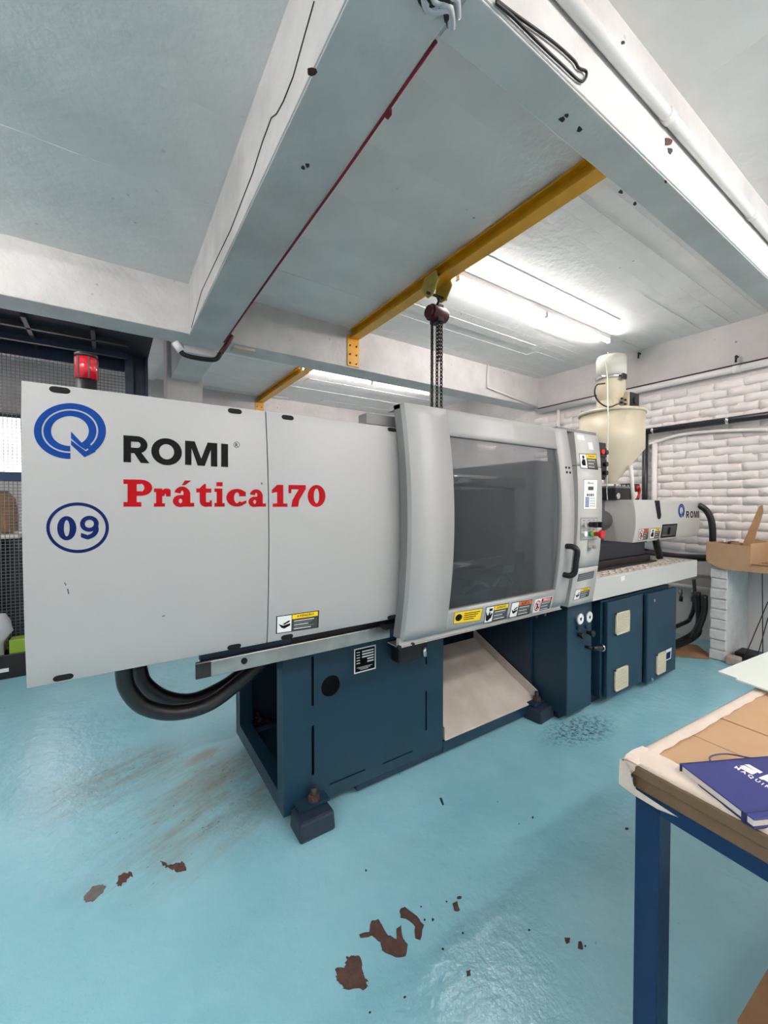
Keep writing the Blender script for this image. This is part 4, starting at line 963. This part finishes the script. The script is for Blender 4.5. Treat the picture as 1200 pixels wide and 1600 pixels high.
for p, q in zip(rows, rows[1:]):
    for k in range(4): f = mb.bm.faces.new((p[k], p[k+1], q[k+1], q[k])); f.smooth = True
mb.build('masking_paper', tbl)
mb = MB()    # torn corner wrapped down over the edge
cpts = [(-.002, -.004, zt+.004), (-.006, .012, zt+.003), (-.006, .022, zt-.006), (-.006, .026, TZ-.03), (-.002, .030, TZ-.052), (.004, .07, TZ-.060), (.008, .115, TZ-.066), (.006, .075, TZ-.074), (.0, .03, TZ-.070), (-.004, -.004, TZ-.062)]
vs = [mb.bm.verts.new(T(a-.002, bq, z)) for a, bq, z in cpts]
mb.mi('masking_paper'); mb.bm.faces.new(vs[:4]+vs[4:]); mb.build('paper_flap', tbl)
# two pale translucent sheets lying over the far edge
for i, q in enumerate((((1122, 1051), (1153, 1062), (1262, 1020), (1225, 1010)), ((1149, 1063), (1206, 1083), (1330, 1030), (1255, 1019)))):
    pts = [on('z', TZ+.006+i*.006, *k) for k in q]
    tag(MB().prism(pts, (0, 0, .005), 'sheet_pale').build('pale_sheet', None), ('farther pale greenish sheet overhanging the far table edge', 'nearer pale greenish sheet overhanging the far table edge')[i], 'sheet')
# notebook
nz = TZ+.001
n0, n1 = on('z', nz+.02, 1062, 1192), on('z', nz+.02, 1163, 1268)
e1 = (n1-n0); e1.z = 0; e1.normalize(); e2 = Vector((-e1.y, e1.x, 0))
if e2.x < 0: e2 = -e2
L1, L2 = (n1-n0).length+.018, .225
def NB(a, bq, z): return Vector((n0.x, n0.y, 0))+e1*a+e2*bq+Vector((0, 0, z))
nb_ = thing('notebook', 'dark blue hardcover notebook with white lettering lying on the table', 'notebook', NB(L1/2, L2/2, nz))
def nslab(a0, a1, b0, b1, z0, z1, m, mb=None): return (mb or MB()).hexa([NB(a0, b0, z0), NB(a1, b0, z0), NB(a1, b1, z0), NB(a0, b1, z0)], [NB(a0, b0, z1), NB(a1, b0, z1), NB(a1, b1, z1), NB(a0, b1, z1)], m)
nslab(.004, L1-.004, .003, L2, nz+.003, nz+.016, 'pages').build('page_block', nb_)
nslab(0, L1, 0, L2, nz+.016, nz+.019, 'notebook_blue').build('front_cover', nb_, .0012)
nslab(0, L1, 0, L2, nz, nz+.003, 'notebook_dark').build('back_cover', nb_, .001)
nslab(0, .003, 0, L2, nz, nz+.019, 'notebook_dark').build('spine', nb_)
nslab(L1-.022, L1-.015, -.002, L2, nz-.0005, nz+.0202, 'notebook_dark').build('elastic_band', nb_)
MB().tube(smooth_pts([NB(-.004, .085, nz+.006), NB(-.03, .105, nz+.007), NB(-.034, .15, nz+.008), NB(-.01, .19, nz+.010)]), .0017, 'notebook_dark', 6).build('ribbon', nb_)
def CV(px, py, l=0): p_ = on('z', nz+.0192, px, py); return p_+Vector((0, 0, l))
p = Print(lambda u, v, l: CV(900+u/4, 1000+v/4, l))
# white block lettering of the cover as the photo shows it: E, T, part of a third letter, small word below
for q in ([(1020, 792), (1035, 780), (1165, 826), (1160, 836)], [(1026, 797), (1040, 797), (1130, 836), (1118, 843)]): pass
p.poly([(1052, 779), (1082, 779), (1168, 828), (1148, 836)], 'label_white'); p.poly([(1024, 787), (1052, 785), (1135, 829), (1112, 838)], 'label_white')
p.poly([(1020, 798), (1030, 793), (1118, 838), (1098, 842)], 'label_white'); p.poly([(1088, 777), (1102, 784), (1046, 790), (1030, 784)], 'label_white') if False else None
p.poly([(1140, 862), (1196, 842), (1225, 856), (1205, 868), (1260, 900), (1236, 910), (1176, 876), (1160, 874)], 'label_white')
p.poly([(1230, 830), (1290, 812), (1330, 836), (1300, 842), (1282, 832), (1256, 842), (1330, 884), (1306, 892)], 'label_white')
p.mp = (lambda f: lambda u, v, l: f(u, v, l))(lambda u, v, l: CV(900+((984+238*u)+(19*v))/4, 1000+((801+148*u)-(13*v))/4, l))
p.text('M A Q U I N A S', 0, 0, 1.22, 1, 'label_white', 1, .03)
p.build('cover_lettering', nb_)
# brown panel low on the floor under the table's near side
t = [on('z', .30, *q) for q in ((1152, 1602), (1200, 1520), (1300, 1560), (1240, 1680))]
tag(MB().prism(t, (0, 0, .012), 'cardboard_worn').box(1.25, 1.3, .0, .05, 0, .30, 'cardboard_worn').build('brown_panel', None), 'brown board edge under the blue table in the lower right corner', 'board')

# ------------------------------------------------------------------ steel cage behind on the left
cg = thing('steel_cage', 'dark blue steel cage with wire mesh in the bay behind the machine', 'cage', (-.8, 4.9, 0))
MB().box(.135, .20, 4.70, 4.90, 0, 2.9, 'cage_blue').box(.20, .30, 4.78, 4.82, 0, 2.9, 'cage_blue').box(.30, .325, 4.70, 4.90, 0, 2.9, 'cage_blue').build('post', cg)
MB().box(LX+.05, .33, 4.1, 4.95, 2.90, 2.93, 'cage_dark').build('roof', cg)
for y, z in ((4.35, 2.86), (4.62, 2.83)): MB().box(LX+.05, .15, y, y+.035, z, z+.05, 'cage_blue' if y > 4.5 else 'iron').build('purlin', cg)
for x in (-1.35, -.55, .0-.12): MB().box(x, x+.03, 4.12, 4.93, 2.86, 2.9, 'iron').build('rafter', cg)
MB().box(LX+.05, .14, 4.91, 4.95, 2.78, 2.90, 'cage_blue').build('top_rail', cg)
zr = on('y', 4.93, 15, 745).z
lbl(MB().box(LX+.05, .14, 4.90, 4.95, zr-.035, zr+.035, 'blue_steel').build('middle_rail', cg), 'brighter blue middle rail')
MB().box(LX+.05, .14, 4.91, 4.95, 0, .06, 'cage_blue').build('bottom_rail', cg)
ms = MB(); x = -1.6
while x < .135: ms.box(x, x+.0045, 4.93, 4.9345, .05, 2.8, 'wire'); x += .03
z = .06
while z < 2.8: ms.box(-1.6, .135, 4.934, 4.9385, z, z+.0045, 'wire'); z += .03
ms.build('wire_mesh', cg, kind='stuff')
# things on a shelf behind the mesh
zs = on('y', 5.3, 15, 834).z
sh = thing('storage_shelf', 'pale shelf board with dark crates below, behind the wire mesh', 'shelf', (-1.3, 5.45, 0))
MB().box(-2.2, -.73, 5.2, 5.7, zs-.04, zs, 'conduit_white').build('shelf_board', sh)
for x in (-2.15, -.79): MB().box(x, x+.05, 5.22, 5.68, 0, zs-.04, 'cage_dark').build('leg', sh)
MB().box(-2.2, -.73, 5.66, 5.7, 0, zs, 'cage_dark').build('back_sheet', sh)
sack = MB()
for i, (x, m, hh, lb) in enumerate(((-1.20, 'cardboard', .36, 'beige bulging sack on the shelf behind the mesh, left one'), (-.90, 'wood', .42, 'brown bulging sack on the shelf behind the mesh, right one'))):
    s2 = MB().lathe((x, 5.42, zs), [(.08, 0), (.13, .02), (.14, hh*.4), (.12, hh*.8), (.06, hh)], m, 12); tag(s2.build('sack', None), lb, 'sack')
for i, (x0, z0) in enumerate(((-1.75, .0), (-1.24, .0), (-1.45, .38))):
    cr = thing('crate', ('dark crate on the floor under the shelf, left one', 'dark crate on the floor under the shelf, right one', 'dark crate stacked on the two crates under the shelf')[i], 'crate', (x0+.22, 5.42, z0+.002))
    MB().box(x0, x0+.44, 5.24, 5.26, z0+.002, z0+.36, 'cage_dark').box(x0, x0+.44, 5.60, 5.62, z0+.002, z0+.36, 'cage_dark').box(x0, x0+.02, 5.26, 5.6, z0+.002, z0+.36, 'cage_dark').box(x0+.42, x0+.44, 5.26, 5.6, z0+.002, z0+.36, 'cage_dark').box(x0, x0+.44, 5.24, 5.62, z0+.002, z0+.02, 'cage_dark').build('crate_body', cr)
    for k in range(3): box('slat', cr, (x0, x0+.44, 5.232, 5.241, z0+.05+k*.11, z0+.11+k*.11), 'iron')
# rubbish in front of the mesh at the left edge
fx = on('z', 0, 20, 1050); fx.y -= .16
t = thing('black_crate', 'black plastic crate with white print on the floor at the left edge', 'crate', (fx.x-.1, fx.y+.12, 0))
MB().box(fx.x-.32, fx.x+.13, fx.y, fx.y+.02, 0, .20, 'black').box(fx.x-.32, fx.x+.13, fx.y+.16, fx.y+.18, 0, .20, 'black').box(fx.x-.32, fx.x-.30, fx.y+.02, fx.y+.16, 0, .2, 'black').box(fx.x+.11, fx.x+.13, fx.y+.02, fx.y+.16, 0, .2, 'black').box(fx.x-.3, fx.x+.11, fx.y+.02, fx.y+.16, 0, .02, 'black').build('crate_body', t, .006)
MB().box(fx.x-.1, fx.x+.0, fx.y-.002, fx.y, .06, .09, 'label_white').build('paint_mark', t)
tag(MB().box(fx.x+.0, fx.x+.12, fx.y+.025, fx.y+.15, .022, .31, 'lime').build('lime_box', None, .006), 'lime green carton standing in the black crate', 'carton')
bg = MB().lathe((fx.x-.12, fx.y+.09, .022), [(.07, 0), (.08, .12), (.09, .25), (.12, .34), (.11, .42), (.10, .48), (.03, .50)], 'plastic_white', 14)
random.seed(5)
for v in bg.bm.verts: v.co += Vector((random.uniform(-.022, .022), random.uniform(-.012, .012), random.uniform(-.0, .03)))
tag(bg.build('plastic_bag', None), 'crumpled white plastic bag bulging out of the black crate', 'bag')

# ------------------------------------------------------------------ cables and odd bits on the beams
pts = [on('z', 2.846, *q) for q in ((689, 44), (640, 115), (595, 175), (528, 271), (460, 372), (384, 487))]
pts = [Vector((.838, p.y, 2.852)) for p in pts]
rc = thing('red_cable', 'thin dark red cable along the lower edge of the big concrete beam', 'cable', (.838, 2.2, 2.852))
MB().tube([(.838, .97, 2.852), (.8385, 1.6, 2.848), (.838, 2.4, 2.853), (.838, FY-.01, 2.851)], .006, 'red_cable', 6).build('cable', rc)
MB().tube([(.838, 4.05, 2.85), (.838, 4.98, 2.82)], .006, 'red_cable', 6).build('cable', rc)
c = on('x', .838, 605, 170); MB().box(c.x, c.x+.012, c.y-.012, c.y+.012, 2.835, 2.86, 'red_cable').build('clip', rc)
bc = thing('black_cable', 'thick black cable sleeve slung under the end of the big concrete beam', 'cable', (.7, 3.74, 2.80))
P_ = [on('y', 3.72, *q) for q in ((281, 543), (286, 553), (305, 559), (335, 562), (345, 552), (356, 536), (362, 524))]
MB().tube(smooth_pts(P_[:5]), .020, 'black', 8).build('sleeve', bc)
lbl(MB().tube(smooth_pts(P_[4:]), .020, 'hoist_red', 8).build('sleeve_end', bc), 'dark red wrapped end')
a, c_ = on('y', 3.72, 273, 535), on('y', 3.72, 283, 549); tag(MB().tube([a, c_], .03, 'plastic_white', 10).build('connector', None), 'white plastic connector at the left end of the black cable sleeve', 'connector')
c = on('y', 3.765, 369, 550); 
tag(MB().box(.93, 1.12, 3.80, 3.93, 2.84, 2.864, 'masking_paper').build('tape_patch', None), 'small beige plate stuck under the far beam beside the red cable', 'plate')
z = 3.062
cd_ = thing('beam_conduit', 'white conduit fixed along the face of the near right beam', 'conduit', (3.0, .79, z))
MB().cyl((.85, .79, z), (WX, .79, z), .022, 'conduit_white').build('pipe', cd_)
for x in (1.95, 3.0): MB().cyl((x-.02, .79, z), (x+.02, .79, z), .026, 'conduit_white').box(x-.012, x+.012, .79, .816, z-.01, z+.01, 'conduit_white').build('clip', cd_)
P_ = [on('y', .806, *q) for q in ((775, 0), (808, 25), (846, 52), (872, 72), (897, 95), (904, 106), (916, 112), (914, 124), (905, 126), (880, 103), (845, 70), (800, 25), (775, 4))]
tag(MB().tube(smooth_pts(P_, 4), .0045, 'black', 6).build('loose_wire', None), 'loose black wire looped on the face of the near right beam', 'wire')
pl = MB(); c = on('z', 2.836, 676, -6)
for k in range(7):
    a = c+Vector((random.uniform(-.03, .03), random.uniform(-.04, .03), random.uniform(-.008, .004)))
    pl.tube(smooth_pts([a+Vector((-.07, -.02, random.uniform(-.012, .004))), a+Vector((-.02, .02, random.uniform(-.015, .0))), a+Vector((.03, -.01, random.uniform(-.015, .0))), a+Vector((.07, .02, .0))]), .008, 'clear_plastic' if k % 3 else 'black', 8)
tag(pl.build('plastic_wrap', None), 'crumpled clear plastic wrap and black cable where the beams meet', 'wrap')
# chipped holes in the concrete
def chip(px, py, r_, plane, nm='chip'):
    pass
for (ax, c, lst) in (('z', 2.8495, [(878, 186, 5), (885, 180, 4), (905, 202, 5), (474, 262, 4), (480, 258, 4), (487, 112, 9), (970, 300, 4), (992, 318, 4), (1040, 283, 3)]), ('y', .8145, [(1044, 222, 8), (1047, 235, 6), (973, 67, 4)])):
    for (px, py, r_) in lst:
        pts = [on(ax, c, px+r_*math.cos(k*.785)*random.uniform(.5, 1.1), py+r_*math.sin(k*.785)*random.uniform(.5, 1.1)) for k in range(8)]
        par = [o for o in COL.objects if o.name == ('trim_1' if px < 640 else 'trim_2')][0]
        MB().prism(pts, (0, 0, -.002) if ax == 'z' else (0, -.002, 0), 'iron' if r_ < 7 else 'rust').build('chip', par)
ck = [on('x', .5585, *q) for q in ((491, 2), (476, 55), (458, 120), (443, 158), (432, 178), (424, 184), (410, 222), (395, 270), (360, 360), (335, 412), (315, 455), (299, 512))]
MB().tube(ck, .0028, 'iron', 5).build('crack', [o for o in COL.objects if o.name == 'trim_1'][0])
# bare patches where the floor paint has flaked off
def patch(pts, m='rust'):
    MB().prism([on('z', .0006, 450+x/2.1818, 1240+y/2.1805) for x, y in pts], (0, 0, .0012), m).build('bare_patch', flo)
def rough(pts, n=6, a=5):
    out = []
    for i, (x, y) in enumerate(pts):
        x2, y2 = pts[(i+1) % len(pts)]
        for k in range(n): out.append((x+(x2-x)*k/n+random.uniform(-a, a), y+(y2-y)*k/n+random.uniform(-a, a)))
    return out
patch(rough([(160, 595), (195, 590), (202, 558), (245, 556), (256, 612), (272, 640), (268, 668), (190, 666), (186, 646), (165, 640)]))
patch(rough([(282, 436), (306, 430), (340, 482), (372, 498), (370, 460), (384, 446), (392, 495), (408, 512), (400, 556), (366, 556), (318, 536), (316, 508), (286, 486), (246, 494), (244, 480), (275, 470)], 3, 3))
patch(rough([(382, 392), (400, 388), (440, 418), (462, 446), (452, 500), (436, 496), (432, 452), (414, 432), (384, 424)], 3, 3))
patch(rough([(560, 376), (578, 366), (584, 400), (568, 402)], 2, 3)); patch(rough([(576, 350), (592, 350), (590, 360), (578, 360)], 2, 2))
patch(rough([(944, 492), (960, 492), (962, 508), (948, 514)], 2, 2)); patch(rough([(990, 506), (1002, 504), (1008, 532), (988, 530)], 2, 2)); patch(rough([(608, 604), (622, 602), (624, 618), (610, 622)], 2, 2))
for (x, y, r_) in ((466, 430, 5), (494, 430, 6), (596, 476, 5), (822, 466, 5), (834, 82, 5), (454, 386, 4), (528, 530, 5), (540, 368, 4), (1014, 520, 4), (266, 262, 5), (1155, 120, 7), (280, 746, 5), (398, 694, 5)):
    patch([(x+r_*math.cos(k*1.05)*random.uniform(.6, 1.1), y+r_*math.sin(k*1.05)*random.uniform(.6, 1.1)) for k in range(6)], 'iron')
patch([(516, 16), (524, 14), (532, 38), (526, 40)], 'iron')
def patch2(pts, m): MB().prism([on('z', .0006, x/2.4, 1080+y/2.4) for x, y in pts], (0, 0, .0012), m).build('bare_patch', flo)
patch2(rough([(316, 775), (345, 735), (380, 724), (396, 732), (378, 765), (345, 790), (322, 792)], 3, 4), 'grime')
patch2(rough([(436, 722), (452, 690), (480, 678), (500, 686), (476, 710), (446, 732)], 4, 6), 'rust')
patch2(rough([(596, 640), (640, 650), (686, 640), (704, 664), (676, 680), (650, 666), (620, 664)], 4, 7), 'rust')
